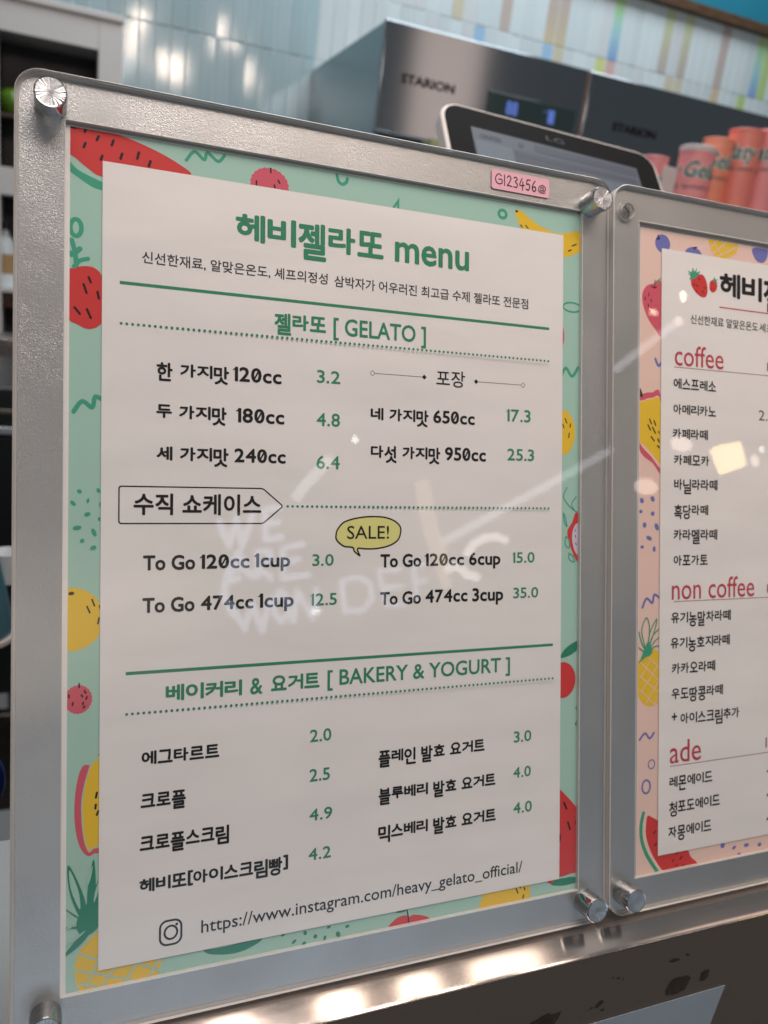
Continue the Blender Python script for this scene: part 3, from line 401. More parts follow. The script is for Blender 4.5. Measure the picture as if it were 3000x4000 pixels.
def tube_bm(bm, pts, rad, n=10):
    pts = [Vector(p) for p in pts]; rings = []
    for i, p in enumerate(pts):
        d = (pts[min(i + 1, len(pts) - 1)] - pts[max(i - 1, 0)]).normalized()
        u = d.orthogonal().normalized() if not rings else (pu - pu.dot(d) * d).normalized()
        pu = u; v = d.cross(u)
        rings.append([bm.verts.new(p + rad * (math.cos(2 * PI * k / n) * u + math.sin(2 * PI * k / n) * v)) for k in range(n)])
    for a, b in zip(rings, rings[1:]):
        for k in range(n): bm.faces.new((a[k], a[(k + 1) % n], b[(k + 1) % n], b[k]))
    bm.faces.new(rings[0][::-1]); bm.faces.new(rings[-1])

# ---------------------------------------------------------------- lettering (Blender's built-in font)
GL = {}
def glyph(s):
    if s in GL: return GL[s]
    c = D.curves.new('glyph', 'FONT'); c.body = s; c.size = 1; c.resolution_u = 3
    o = D.objects.new('glyph', c); me = D.meshes.new_from_object(o)
    vs = [(v.co.x, v.co.y) for v in me.vertices]; fs = [tuple(p.vertices) for p in me.polygons]
    D.objects.remove(o); D.curves.remove(c); D.meshes.remove(me)
    xs = [v[0] for v in vs] or [0]; ys = [v[1] for v in vs] or [0]
    GL[s] = (vs, fs, min(xs), max(xs), min(ys), max(ys)); return GL[s]
CAPH = glyph('H')[5]; XH = glyph('x')[5]
def han(ch): return 0xAC00 <= ord(ch) <= 0xD7A3
def place(s, w, h, mode):
    """Glyph placements (glyph, x, y, sx, sy) with ink width w and letter height h, baseline at 0."""
    out = []
    if mode == 'N' or mode == 'X' or (mode == 'C' and not any(c.isdigit() for c in s)):
        vs, fs, a, b, lo, hi = glyph(s); sx = w / (b - a)
        sy = h / (hi - lo) if mode == 'N' else h / (CAPH if mode == 'C' else XH)
        return [(s, -a * sx, -lo * sy if mode == 'N' else 0, sx, sy)], []
    units = []; slash = []
    for ch in s:
        if ch == ' ': units.append((ch, .42, 0)); continue
        if han(ch): units.append((ch, 1.0, .16)); continue
        g = '0' if (ch == 'O' and s.endswith('cc')) else ch
        v = glyph(g); units.append((ch, (v[3] - v[2]) / CAPH * .92 if mode == 'H' else (v[3] - v[2]), .10 if mode == 'C' else .09))
    tot = sum(u[1] + u[2] for u in units) - units[-1][2]; k = w / tot; x = 0
    for ch, uw, gap in units:
        if ch == ' ': x += uw * k; continue
        if han(ch):
            vs, fs, a, b, lo, hi = glyph(ch); sx = uw * k / (b - a)
            fin = (ord(ch) - 0xAC00) % 28 > 0; hh = h * (1.42 if fin else 1.0); sy = hh / (hi - lo)
            out.append((ch, x - a * sx, h - hh - lo * sy, sx, sy))
        else:
            g = '0' if (ch == 'O' and s.endswith('cc')) else ch
            vs, fs, a, b, lo, hi = glyph(g); sx = uw * k / (b - a)
            if mode == 'H': sy = h * 1.15 / (hi - lo) if ch in '[]' else h / CAPH; yy = -lo * sy - h * .06 if ch in '[]' else (h * .25 if ch == '+' else 0)
            else: sy = h / CAPH; yy = 0
            out.append((g, x - a * sx, yy, sx, sy))
            if ch == '1' and mode == 'C': slash.append((x - .10 * k, h * .80, x + uw * k * .6, h * .97))
            if ch == 'O' and s.endswith('cc'): slash.append((x + uw * k * .22, h * .13, x + uw * k * .78, h * .87))
        x += (uw + gap) * k
    return out, slash
def letter_mesh(s, w, h, mode, weight, y):
    gl, slash = place(s, w, h, mode); V = []; F = []
    rad = weight * h * (1.0 if mode != 'N' else .8)
    offs = [(0, 0)] + ([(rad * math.cos(a), rad * math.sin(a)) for a in [PI / 4 * i for i in range(8)]] if rad > 0 else [])
    if weight > .04: offs += [(rad * .5 * math.cos(a), rad * .5 * math.sin(a)) for a in [PI / 2 * i for i in range(4)]]
    for q, (dx, dz) in enumerate(offs):
        yy = y - q * 4e-6
        for g, x, z, sx, sy in gl:
            vs, fs = glyph(g)[:2]; n = len(V)
            V += [(x + vx * sx + dx, yy, z + vy * sy + dz) for vx, vy in vs]; F += [tuple(n + i for i in f) for f in fs]
    for a, b, c, d_ in slash:
        t_ = max(rad * 1.6, h * .035); n = len(V); yy = y - 6e-5
        V += [(a - t_, yy, b), (a + t_, yy, b - t_ * .3), (c + t_, yy, d_), (c - t_, yy, d_ + t_ * .3)]; F.append((n, n + 1, n + 2, n + 3))
    return pydata('lettering', V, F)
def write(spec, parent, y=-.00052):
    s, x0, x1, z0, z1, mode, col, wt = spec
    me = letter_mesh(s, (x1 - x0) * MM, (z1 - z0) * MM, mode, wt, y)
    o = link('lettering', me, INK[col], parent); o.location = (x0 * MM, 0, z0 * MM); return o

# ---------------------------------------------------------------- printed shapes
def catmull(p, n=5):
    o = []; k = len(p)
    for i in range(k):
        a, b, c, d_ = [Vector(p[(i + j) % k]) for j in (-1, 0, 1, 2)]
        for q in range(n):
            t = q / n
            o.append(tuple(.5 * ((2 * b) + (c - a) * t + (2 * a - 5 * b + 4 * c - d_) * t * t + (3 * b - a - 3 * c + d_) * t ** 3)))
    return o
def catopen(p, n=5):
    if len(p) < 3: return p
    q = [p[0]] + list(p) + [p[-1]]; o = []
    for i in range(1, len(q) - 2):
        a, b, c, d_ = [Vector(v) for v in q[i - 1:i + 3]]
        for s in range(n):
            t = s / n; o.append(tuple(.5 * ((2 * b) + (c - a) * t + (2 * a - 5 * b + 4 * c - d_) * t * t + (3 * b - a - 3 * c + d_) * t ** 3)))
    return o + [tuple(p[-1])]
def clip(poly, x0, x1, z0, z1):
    for ax, lim, sg in ((0, x0, 1), (0, x1, -1), (1, z0, 1), (1, z1, -1)):
        out = []
        for i, p in enumerate(poly):
            q = poly[i - 1]; ip = sg * (p[ax] - lim) >= 0; iq = sg * (q[ax] - lim) >= 0
            if ip != iq:
                t = (lim - q[ax]) / (p[ax] - q[ax]); out.append(tuple(q[j] + t * (p[j] - q[j]) for j in (0, 1)))
            if ip: out.append(p)
        poly = out
        if not poly: break
    return poly
def ell(cx, cz, rx, rz, rot=0, n=40, bump=0):
    o = []
    for i in range(n):
        a = 2 * PI * i / n; k = 1 + (bump * abs(math.sin(a * 11)) if bump else 0)
        x, z = rx * k * math.cos(a), rz * k * math.sin(a); o.append((cx + x * math.cos(rot) - z * math.sin(rot), cz + x * math.sin(rot) + z * math.cos(rot)))
    return o
def strokes(pts, w):
    """Convex pieces that cover a stroke with round ends."""
    h = w / 2; out = []
    for p, q in zip(pts, pts[1:]):
        d_ = Vector(q) - Vector(p)
        if d_.length < 1e-6: continue
        n = Vector((-d_.y, d_.x)).normalized() * h
        out.append([tuple(Vector(p) + n), tuple(Vector(p) - n), tuple(Vector(q) - n), tuple(Vector(q) + n)])
    for p in pts: out.append([(p[0] + h * math.cos(a), p[1] + h * math.sin(a)) for a in [2 * PI * i / 12 for i in range(12)]])
    return out
def printed(name, ops, parent, bounds, y0=-.00006, label=None):
    V, F, MI, ms = [], [], [], []; lay = 0
    def add(poly, col, lay):
        poly = clip([tuple(p) for p in poly], *bounds) if bounds else poly
        if len(poly) < 3: return
        if col not in ms: ms.append(col)
        n = len(V); V.extend((x * MM, y0 - lay * 1.2e-5, z * MM) for x, z in poly)
        for t in tessellate_polygon([[Vector((x, z, 0)) for x, z in poly]]): F.append(tuple(n + i for i in t)); MI.append(ms.index(col))
    for op in ops:
        k, col = op[0], op[1]; lay += 1
        if k == 'f': add(catmull(op[2]), col, lay)
        elif k == 'p': add(op[2], col, lay)
        elif k == 'e': add(ell(*op[2:7]), col, lay)
        elif k == 'r': add(ell(op[2], op[3], op[4], op[5], 0, 132, .05), col, lay)
        elif k == 's':
            for i, s in enumerate(strokes(catopen(op[3]) if len(op[3]) > 2 else op[3], op[2])): add(s, col, lay + i * .06)
        elif k == 'o':
            c = ell(op[2], op[3], op[4], op[5], 0, 36); c.append(c[0])
            for i, s in enumerate(strokes(c, op[7])): add(s, col, lay + i * .03)
    if not F: return None
    me = pydata(name, V, F)
    o = link(name, me, [INK[c] for c in ms], parent)
    for p, mi in zip(me.polygons, MI): p.material_index = mi
    if label: o['label'] = label
    return o
def sheet(name, x0, x1, z0, z1, y0, y1, material, parent): return box(name, x0 * MM, x1 * MM, y0, y1, z0 * MM, z1 * MM, material, parent)

# ---------------------------------------------------------------- the steel counter the boards stand on
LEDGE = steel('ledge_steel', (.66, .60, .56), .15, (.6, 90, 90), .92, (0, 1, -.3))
counter = empty('serving_counter', 'long brushed steel counter edge under the two menu boards, with a dark stained front face', 'counter', (0, 0, -.0186))
prof = [(.105, .0035), (-.002, .0035), (-.0075, .0034), (-.0105, .0024), (-.0135, .0008), (-.0160, -.0004 + .0002), (-.0182, -.0002 - .0004)]
prof = [(.105, -.0148), (-.001, -.0148), (-.0060, -.01485), (-.0095, -.0155), (-.0130, -.0166), (-.0165, -.0178), (-.0181, -.01838), (-.0186, -.0188)]
def profx(name, pr, x0, x1, material, parent, thick=None):
    bm = bmesh.new(); n = 60
    cols = [[bm.verts.new((x0 + (x1 - x0) * i / n, y, z - parent.location.z)) for y, z in pr] for i in range(n + 1)]
    for a, b in zip(cols, cols[1:]):
        for j in range(len(pr) - 1): bm.faces.new((a[j], b[j], b[j + 1], a[j + 1]))
    return bm_obj(name, bm, material, parent, 60)
profx('ledge', prof, -.5, 1.3, LEDGE, counter)
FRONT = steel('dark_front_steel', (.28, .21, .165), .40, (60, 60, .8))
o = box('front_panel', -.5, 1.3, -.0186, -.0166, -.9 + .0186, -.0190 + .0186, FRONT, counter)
BODY = mat('counter_inside', (.06, .055, .05), .6, noise=.2, nscale=20)
box('counter_body', -.5, 1.3, -.0160, .100, -.9 + .0186, -.030 + .0186, BODY, counter)
STAIN = mat('old_glue_stain', (.045, .034, .026), .8, spec=.1, noise=.3, nscale=300)
rs = random.Random(3)
def rough_edge(p):
    rs.seed(len(p) + int(p[0][0] * 1e5)); o = []
    for i, a in enumerate(p):
        b = p[(i + 1) % len(p)]
        for t in (0, .25, .5, .75):
            L_ = math.hypot(b[0] - a[0], b[1] - a[1]) * .09
            o.append((a[0] + (b[0] - a[0]) * t + rs.uniform(-L_, L_), a[1] + (b[1] - a[1]) * t + rs.uniform(-L_, L_)))
    return o
for i, st_ in enumerate(STAINS):
    me = pydata('stain', [(x, -.0187, z + .0186) for x, z in rough_edge(st_)], [tuple(t) for t in tessellate_polygon([[Vector((x, z, 0)) for x, z in rough_edge(st_)]])])
    link('stain', me, STAIN, counter)
tp = empty('taped_paper', 'white sheet of paper stuck on the dark front of the steel counter', 'paper', (.21, -.0188, -.06))
outl = [(x - .21, z + .06) for x, z in TAPED]
plate('page', outl, [], -.0003, 0.0, mat('taped_page', (.30, .34, .385), .5, noise=.03, nscale=30), tp)

# ---------------------------------------------------------------- menu boards
def knob(parent, x, z):
    bm = bmesh.new(); r = .0052
    lathe_y(bm, [(0, .016), (r, .016), (r, -.0108), (r * .985, -.0114), (r * .95, -.0117), (r * .90, -.01165)], 0, 0, 56)
    k = bm_obj('standoff_knob', bm, CHROME, parent, 35); k.location = (x, 0, z)
    bm = bmesh.new(); lathe_y(bm, [(r * .90, -.01160), (r * .6, -.01152), (0, -.01146)], 0, 0, 64)
    f_ = bm_obj('knob_face', bm, SPUN, k, 60)
    bm = bmesh.new(); lathe_y(bm, [(r * 1.02, -.0048), (r * 1.25, -.0048), (r * 1.25, -.00405), (r * 1.02, -.00405)], 0, 0, 40)
    bm_obj('washer', bm, CLEAR, k, 40)
    return k
def spun():
    m, t, b = nt('spun_metal_face'); N = t.nodes; Lk = t.links
    b.inputs['Base Color'].default_value = (.50, .51, .52, 1); b.inputs['Metallic'].default_value = 1
    b.inputs['Roughness'].default_value = .26; b.inputs['Anisotropic'].default_value = .95; b.inputs['Anisotropic Rotation'].default_value = .25
    tc = N.new('ShaderNodeTexCoord'); sp = N.new('ShaderNodeSeparateXYZ'); Lk.new(tc.outputs['Object'], sp.inputs[0])
    at_ = N.new('ShaderNodeMath'); at_.operation = 'ARCTAN2'; Lk.new(sp.outputs['X'], at_.inputs[0]); Lk.new(sp.outputs['Z'], at_.inputs[1])
    wn = N.new('ShaderNodeTexNoise'); wn.noise_dimensions = '1D'; wn.inputs['Scale'].default_value = 5.5; wn.inputs['Detail'].default_value = 3; Lk.new(at_.outputs[0], wn.inputs['W'])
    bp = N.new('ShaderNodeBump'); bp.inputs['Strength'].default_value = .6; bp.inputs['Distance'].default_value = .0004; Lk.new(wn.outputs[0], bp.inputs['Height']); Lk.new(bp.outputs[0], b.inputs['Normal'])
    tg = N.new('ShaderNodeTangent'); tg.direction_type = 'RADIAL'; tg.axis = 'Y'; Lk.new(tg.outputs[0], b.inputs['Tangent'])
    return m
SPUN = spun()
def board(xo, knobs, hole, label, board_w=240.6):
    st = empty('menu_board', label, 'menu board', lean=True)
    x0, x1, z0, z1 = -17.3 + xo, -17.3 + xo + board_w, -14.0, 312.8
    holes = [circ(hx * MM, hz * MM, .0034) for hx, hz in hole]
    holes2 = [circ(hx * MM, hz * MM, .0034) for hx, hz in hole]
    P = lambda i, r: rrect((x0 + i) * MM, (x1 - i) * MM, (z0 + i) * MM, (z1 - i) * MM, r)
    plate('clear_cover', P(0, .0085), holes, -.0041, -.0021, CLEAR, st, .0003, EDGE, P(.3, .008))
    plate('edge_spacer', P(.05, .0084), [P(1.25, .0075)], -.00205, .0007, BACK, st)
    win = [(x * MM, z * MM) for x, z in ((-1.5 + xo, .6), (208.8 + xo, .6), (208.8 + xo, 298.2), (-1.5 + xo, 298.2))]
    plate('grained_frame', P(1.3, .0072), [win] + holes, -.0018, .0, FROST, st, 0, EDGE)
    wv = lambda a: [(x * MM, z * MM) for x, z in ((-1.5 + xo - a, .6 - a), (208.8 + xo + a, .6 - a), (208.8 + xo + a, 298.2 + a), (-1.5 + xo - a, 298.2 + a))]
    plate('window_glint_strip', wv(.28), [wv(0)], -.00195, -.0017, GLINT, st)  # added pale strip, a painted highlight along the window edge
    plate('back_plate', P(.25, .0083), holes2, .0007, .0034, BACK, st, 0, EDGE)
    for x, z in knobs: knob(st, x * MM, z * MM)
    for hx, hz in hole:
        bm = bmesh.new(); lathe_y(bm, [(.0036, -.0043), (.0052, -.0043), (.0054, -.0041), (.0054, -.004), (.0036, -.004)], 0, 0, 40)
        w_ = bm_obj('hole_rim', bm, CLEAR, st, 40); w_.location = (hx * MM, 0, hz * MM)
    return st
board(0, ((-6.2, 302), (212.4, 301), (212.0, -4.6), (-6.2, -4.6)), [], 'left menu board of clear acrylic with steel knobs, holding the green bordered price list')
board(241.3, ((232.6, -4.2), (453.2, 301), (453.2, -4.2)), [(232.1, 301.1)], 'right menu board of clear acrylic with an empty screw hole in its upper corner')

def menu(left):
    if left:
        ms = empty('menu_sheet', 'mint green bordered gelato price list printed with fruit, inside the left board', 'menu', lean=True)
        px0, px1, pz0, pz1 = -1.8, 210.3, -.4, 297.3; bx = (0, 210, 0, 297); wp = (10.5, 200.0, 6.4, 286.8); bc = 'mint'
    else:
        ms = empty('menu_sheet', 'pink bordered coffee and ade price list printed with fruit, inside the right board', 'menu', lean=True)
        px0, px1, pz0, pz1 = 241.9, 452.4, -.4, 296.6; bx = (242.2, 452, 0, 296.3); wp = (254, 441.5, 7.9, 288.2); bc = 'blush'
    sheet('paper', px0, px1, pz0, pz1, 0, .0004, PAPER, ms)
    sheet('printed_border', *bx, -.00004, -.00001, INK[bc], ms)
    sheet('white_panel', *wp, -.00045, -.00042, PAPER, ms)
    for name, bd, ops in MOTIFS:
        if bd == (0 if left else 1):
            onp = name == 'printed_strawberry' and not left
            ob = printed(name, ops, ms, bx, y0=-.00050 if onp else -.00006)
    for s in (TEXTS[:N_LEFT] if left else TEXTS[N_LEFT:]): write(s, ms)
    for x0, x1, z, w, c, bd in RULES:
        if bd == (0 if left else 1):
            if not left and x1 > 319: x1 = 436
            sheet('printed_rule', x0, x1, z - w / 2, z + w / 2, -.00049, -.00047, INK[c], ms)
    return ms
L = menu(True); RR = menu(False)
dark = 'deepgreen'
for x0, x1, z in DOTS:
    n = round((x1 - x0) / 1.93); x0 += .0
    printed('dotted_rule', [('e', dark, x0 + (x1 - x0) * i / n, z, .50, .50, 0) for i in range(n + 1)], L, None, -.00048 + .000012)
# pentagon arrow round the showcase heading
a = MARKS['arrow']
def rounded(pts, r, n=5):
    o = []; k = len(pts)
    for i in range(k):
        p, q, s = Vector(pts[i - 1]), Vector(pts[i]), Vector(pts[(i + 1) % k]); u = (p - q).normalized(); v = (s - q).normalized()
        A, B = q + u * r, q + v * r
        for j in range(n + 1): t = j / n; o.append(tuple((1 - t) ** 2 * A + 2 * t * (1 - t) * q + t * t * B))
    return o
zt = (a[0][1] + a[1][1]) / 2; zb = (a[3][1] + a[4][1]) / 2
ap = rounded([(a[0][0], zt), (a[1][0], zt), (a[2][0], (zt + zb) / 2), (a[3][0], zb), (a[0][0], zb)], 1.0)
def outline(name, pts, w, col, parent, closed=True, y0=-.00047):
    p = list(pts) + ([pts[0], pts[1]] if closed else [])
    polys = []
    bm_ops = [('p', col, s) for s in strokes(p, w)]
    V, F = [], []
    for i, (_, _, s) in enumerate(bm_ops):
        n = len(V); V += [(x * MM, y0 - i * 4e-7, z * MM) for x, z in s]; F.append(tuple(range(n, n + len(s))))
    return link(name, pydata(name, V, F), INK[col], parent)
outline('arrow_frame', ap, .5, 'ink', L)
bub = catmull(MARKS['bubble'], 4)
printed('speech_bubble', [('p', 'sale', bub)], L, None, -.00046)
outline('bubble_outline', bub, .6, 'ink', L, y0=-.00048)
for key, solid_right in (('link1', 1), ('link2', 0)):
    (ax, az), (bx_, bz) = MARKS[key]; z = (az + bz) / 2; r = 1.05
    dia = lambda x: [(x - r, z), (x, z + r), (x + r, z), (x, z - r)]
    sx, ox = (bx_, ax) if solid_right else (ax, bx_)
    printed('diamond', [('p', 'ink', dia(sx))], L, None, -.00047)
    outline('open_diamond', dia(ox), .2, 'ink', L)
    sheet('printed_rule', min(sx, ox) + r, max(sx, ox) - r, z - .1, z + .1, -.00049, -.00047, INK['ink'], L)
(cx, cz), (ix0, iz1), (ix1, iz0), (dx, dz) = MARKS['insta']
ico = rrect(ix0 + .35, ix1 - .35, cz - 4.3, cz + 4.3, 2.5, 6)
outline('camera_icon', [(x, z) for x, z in ico], .75, 'ink', L)
outline('camera_icon_ring', ell(cx + .1, cz, 2.2, 2.35, 0, 36), .75, 'ink', L)
printed('camera_icon_dot', [('e', 'ink', dx, cz + 2.6, .5, .5, 0)], L, None, -.00047)

# pink name tape stuck on the front of the left board
TAPE = mat('pink_tape', (.80, .42, .50), .4, bump=.2, bscale=200, spec=.5)
tl = empty('pink_label', 'pink sticky label with handwritten G123456@ on the top right of the left board', 'label', lean=True)
w = rrect(.1620, .1902, .2999, .3080, .0010, 4)
plate('tape', w, [], -.00202, -.00190, TAPE, tl)
def hand(ch): return ch
HW = {'G': [[(.85, .85), (.5, 1), (.12, .7), (.1, .3), (.45, .05), (.9, .15), (.9, .5), (.5, .48)]], '1': [[(.45, 1), (.45, 0)]], '2': [[(.1, .8), (.4, 1), (.75, .8), (.5, .4), (.1, .05), (.5, .08), (.9, .02)]],
 '3': [[(.15, .9), (.5, 1), (.75, .8), (.4, .55), (.8, .35), (.6, .03), (.12, .08)]], '4': [[(.5, 1), (.08, .35), (.9, .38)], [(.65, .7), (.6, -.1)]], '5': [[(.3, .98), (.2, .55), (.6, .6), (.75, .3), (.5, .0), (.1, .08)], [(.3, .97), (.85, 1.0)]],
 '6': [[(.6, 1), (.2, .6), (.12, .2), (.45, 0), (.75, .2), (.6, .45), (.2, .35)]], '@': [[(.6, .65), (.4, .7), (.28, .4), (.45, .25), (.62, .45), (.66, .7), (.64, .3), (.85, .35), (.9, .7), (.6, .98), (.2, .8), (.05, .4), (.3, .02), (.85, .05)]]}
x = .1636; V_ops = []
for ch in 'G123456@':
    wdt = {'G': 3.6, '1': 1.3, '@': 4.2}.get(ch, 2.7); hh = 4.4 if ch != '@' else 3.3
    for s in HW[ch]: V_ops.append(('s', 'seed', .30 if ch == '@' else .46, [(x / MM + p[0] * wdt, 302.0 + p[1] * hh - (x / MM - 163.6) * .018) for p in s]))
    x += (wdt + .35) * MM
printed('handwriting', V_ops, tl, None, -.00203)
tl.location = (.0011, 0, .0010)

# ---------------------------------------------------------------- tiled wall
GROUT = mat('tile_grout', (.50, .56, .58), .8, noise=.05, nscale=40)
wall = D.objects.new('wall', None); COL.objects.link(wall); wall.location = (0, 1.72, 0); tag(wall, kind='structure')
box('wall_backing', -.6, 2.3, -.0030, .10, -.9, 1.8, GROUT, wall)
def tilemat(name, col, r=.10): return mat(name, col, r, bump=.05, bscale=60, coat=0, noise=.02, nscale=9)
TB = [tilemat('blue_grey_tile_%d' % i, c, .09) for i, c in enumerate(((.30, .395, .42), (.32, .41, .435), (.285, .38, .405)))]
TW = [tilemat('white_tile_%d' % i, c, .16) for i, c in enumerate(((.44, .49, .50), (.42, .47, .48), (.46, .51, .52), (.44, .46, .47)))]
TC = {k: tilemat('tile_' + k, c, .16) for k, c in dict(taupe=(.36, .31, .28), sand=(.42, .39, .30), lime=(.33, .44, .18), sky=(.25, .37, .50), azure=(.17, .28, .48), coral=(.46, .31, .29), yellowgreen=(.43, .47, .20), teal=(.24, .42, .42), ochre=(.44, .35, .25)).items()}
def gradmat(name, stops):
    m, t, b = nt(name); N = t.nodes; Lk = t.links; b.inputs['Roughness'].default_value = .16
    tc = N.new('ShaderNodeTexCoord'); sp = N.new('ShaderNodeSeparateXYZ'); cr = N.new('ShaderNodeValToRGB')
    Lk.new(tc.outputs['Generated'], sp.inputs[0]); Lk.new(sp.outputs['Z'], cr.inputs[0]); e = cr.color_ramp.elements
    e[0].position, e[0].color = stops[0][0], (*stops[0][1], 1); e[1].position, e[1].color = stops[-1][0], (*stops[-1][1], 1)
    for p_, c_ in stops[1:-1]: q = e.new(p_); q.color = (*c_, 1)
    Lk.new(cr.outputs[0], b.inputs['Base Color']); return m
GA = gradmat('glaze_green_to_blue', [(0, (.17, .27, .46)), (.4, (.25, .41, .45)), (.75, (.28, .46, .27)), (1, (.38, .49, .22))])
GB = gradmat('glaze_sand_to_taupe', [(0, (.42, .36, .25)), (.5, (.35, .30, .26)), (1, (.36, .32, .29))])
GC = gradmat('glaze_taupe_to_lime', [(0, (.34, .31, .29)), (.5, (.38, .37, .28)), (1, (.41, .46, .29))])
pitch_x, pitch_z, zj = .0317, .1515, .8585
rnd = random.Random(5)
meshes = {}
def tile_mesh(i):
    if i in meshes: return meshes[i].copy()
    bm = bmesh.new(); bmesh.ops.create_cube(bm, size=1); w_, h_, t_ = pitch_x - .0018, pitch_z - .0018, .009
    a, b = rnd.uniform(-.010, .010), rnd.uniform(-.006, .006)
    for v in bm.verts: v.co = (v.co.x * w_, v.co.y * t_, v.co.z * h_)
    bmesh.ops.bevel(bm, geom=bm.edges[:], offset=.0011, segments=1, affect='EDGES')
    for v in bm.verts:
        if v.co.y < 0: v.co.y += v.co.x * a + v.co.z * b
    me = D.meshes.new('tile'); bm.to_mesh(me); bm.free(); smooth(me, 35); meshes[i] = me; return me.copy()
SPEC = {}
def setc(x0, x1, row, m_):
    i = math.floor(((x0 + x1) / 2 - .5305) / pitch_x); SPEC[(i, row)] = m_
for x0, x1, row, m_ in ((.98, 1.005, 0, TC['taupe']), (1.103, 1.13, 0, GB), (1.135, 1.162, 0, GB), (1.294, 1.319, 0, GA), (1.445, 1.474, 0, GC), (1.501, 1.533, 0, GC), (1.632, 1.66, 0, TC['taupe']), (1.78, 1.804, 0, GA), (1.81, 1.835, 0, TC['lime']),
    (1.098, 1.127, -1, TC['sky']), (1.129, 1.154, -1, TC['sand']), (1.254, 1.284, -1, TC['yellowgreen']), (1.285, 1.313, -1, TC['coral']), (1.472, 1.500, -1, TC['sand']), (1.503, 1.526, -1, TC['sand']), (1.658, 1.685, -1, TC['ochre']), (1.747, 1.775, -1, TC['lime']),
    (.63, .65, 0, TC['sand']), (.60, .62, 0, TW[3]), (.93, .95, -1, TC['sky']), (.85, .87, 0, TC['sand'])): setc(x0, x1, row, m_)
tile_cache = {}
for row in range(-3, 2):
    for i in range(-20, 42):
        x = .5305 + (i + .5) * pitch_x; z = zj + (row + .5) * pitch_z
        if x > .65 and row < -1: continue
        if x < .12 and row < -1: continue
        if row == 1 and x > .9: continue
        mt = SPEC.get((i, row)) or (TB[rnd.randrange(3)] if i < 0 else TW[rnd.randrange(4)])
        if i < 0: z -= 0.0
        key = (rnd.randrange(6), mt.name)
        if key not in tile_cache:
            me = tile_mesh(key[0]); me.materials.append(mt); tile_cache[key] = me
        o = D.objects.new('tile', tile_cache[key]); COL.objects.link(o); o.parent = wall; o.location = (x, 0, z)
# dark timber trim and the teal wall above
trim = box('timber_trim', .55, 2.3, 1.695, 1.719, 1.0105, 1.034, mat('dark_timber', (.075, .04, .02), .45, noise=.3, nscale=30, stretch=(1, 8, 8)), None, .002)
tag(trim, 'narrow dark brown timber strip along the top of the white tiles', 'trim')
tag(box('teal_wall', .55, 2.3, 1.705, 1.7195, 1.0345, 1.8, mat('teal_paint', (.010, .16, .235), .5, noise=.05, nscale=8)), kind='structure')

# ---------------------------------------------------------------- stainless refrigerator
FS = steel('fridge_steel', (.30, .33, .355), .17, (50, 50, .5), .9, (0, 0, 1))
FD = steel('fridge_side_steel', (.27, .33, .35), .22, (50, 50, .5))
BLK = mat('black_plastic', (.008, .008, .009), .4)
fr = empty('refrigerator', 'large stainless steel refrigerator with a blue display, in front of the tiled wall', 'refrigerator', (.95, 1.25, -.9))
def fb(name, x0, x1, y0, y1, z0, z1, m_, bev=0): return box(name, x0 - .95, x1 - .95, y0 - 1.25, y1 - 1.25, z0 + .9, z1 + .9, m_, fr, bev)
fb('cabinet', .524, 1.86, 1.262, 1.7195, -.9, .6855, FD, .003)
fb('fascia_panel', .5225, .9475, 1.25, 1.2615, .507, .6865, FS, .0025)
fb('fascia_panel', .9530, 1.86, 1.25, 1.2615, .507, .6865, FS, .0025)
fb('centre_strip', .9477, .9528, 1.252, 1.2615, .507, .6860, mat('copper_strip', (.55, .38, .30), .3, 1))
fb('dark_gap', .53, 1.85, 1.258, 1.2618, .488, .5065, BLK)
for x0, x1 in ((.5225, .945), (.955, 1.40), (1.41, 1.86)): fb('door', x0, x1, 1.235, 1.2615, -.8, .4875, FS, .004)
dp = fb('display', .737, .932, 1.2475, 1.2499, .566, .612, mat('display_glass', (.03, .05, .05), .12), .001)
DIG = glow('blue_digit', (.16, .30, 1.0), .5)
def letters(s, x0, x1, z0, z1, y, m_, parent, wt=.02, loc=None):
    me = letter_mesh(s, x1 - x0, z1 - z0, 'C', wt, 0); o = link('lettering', me, m_, parent)
    o.location = (x0, y, z0); return o
for s, x0, x1 in (('88', .779, .802), ('1', .872, .884)):
    o = letters(s, x0 - .95, x1 - .95, .579 + .9, .601 + .9, -.0028, DIG, dp, .05)
DARKL = mat('dark_badge', (.03, .02, .02), .3, .6)
for s, x0, x1 in (('STARION', .563, .668), ('STARION', 1.024, 1.130)):
    letters(s, x0 - .95, x1 - .95, .593 + .9, .607 + .9, -.0012, DARKL, fr, .05)

# ---------------------------------------------------------------- white cabinet on the left
WH = mat('white_laminate', (.60, .585, .575), .4, noise=.02, nscale=10)
cb = empty('wall_cabinet', 'white cabinet with dark open shelves at the left edge, beside the blue tiles', 'cabinet', (0, 1.60, -.9))
def cbx(name, x0, x1, y0, y1, z0, z1, m_, bev=0): return box(name, x0, x1, y0 - 1.60, y1 - 1.60, z0 + .9, z1 + .9, m_, cb, bev)
INS = mat('dark_shelf_inside', (.012, .011, .011), .6, noise=.2, nscale=20)
yf = 1.60
cbx('stile', .068, .1135, yf, 1.7133, -.9, .665, WH, .001)
cbx('stile', -.3, -.1075, yf, 1.7133, -.9, .612, WH, .001)
cbx('top_rail', -.3, .068, yf + .0005, 1.7133, .612, .665, WH, .001)
cbx('cornice', -.3, .1135, yf - .004, 1.7133, .6665, .679, WH, .002)
cbx('middle_rail', -.1075, .068, yf + .0005, 1.7133, .325, .376, WH, .001)
cbx('shelf_back', -.1075, .068, 1.70, 1.713, .376, .612, INS)
cbx('shelf_back', -.1075, .068, 1.70, 1.713, -.9, .325, INS)
cbx('shelf_side', -.1074, -.1064, yf + .003, 1.70, .376, .612, INS)
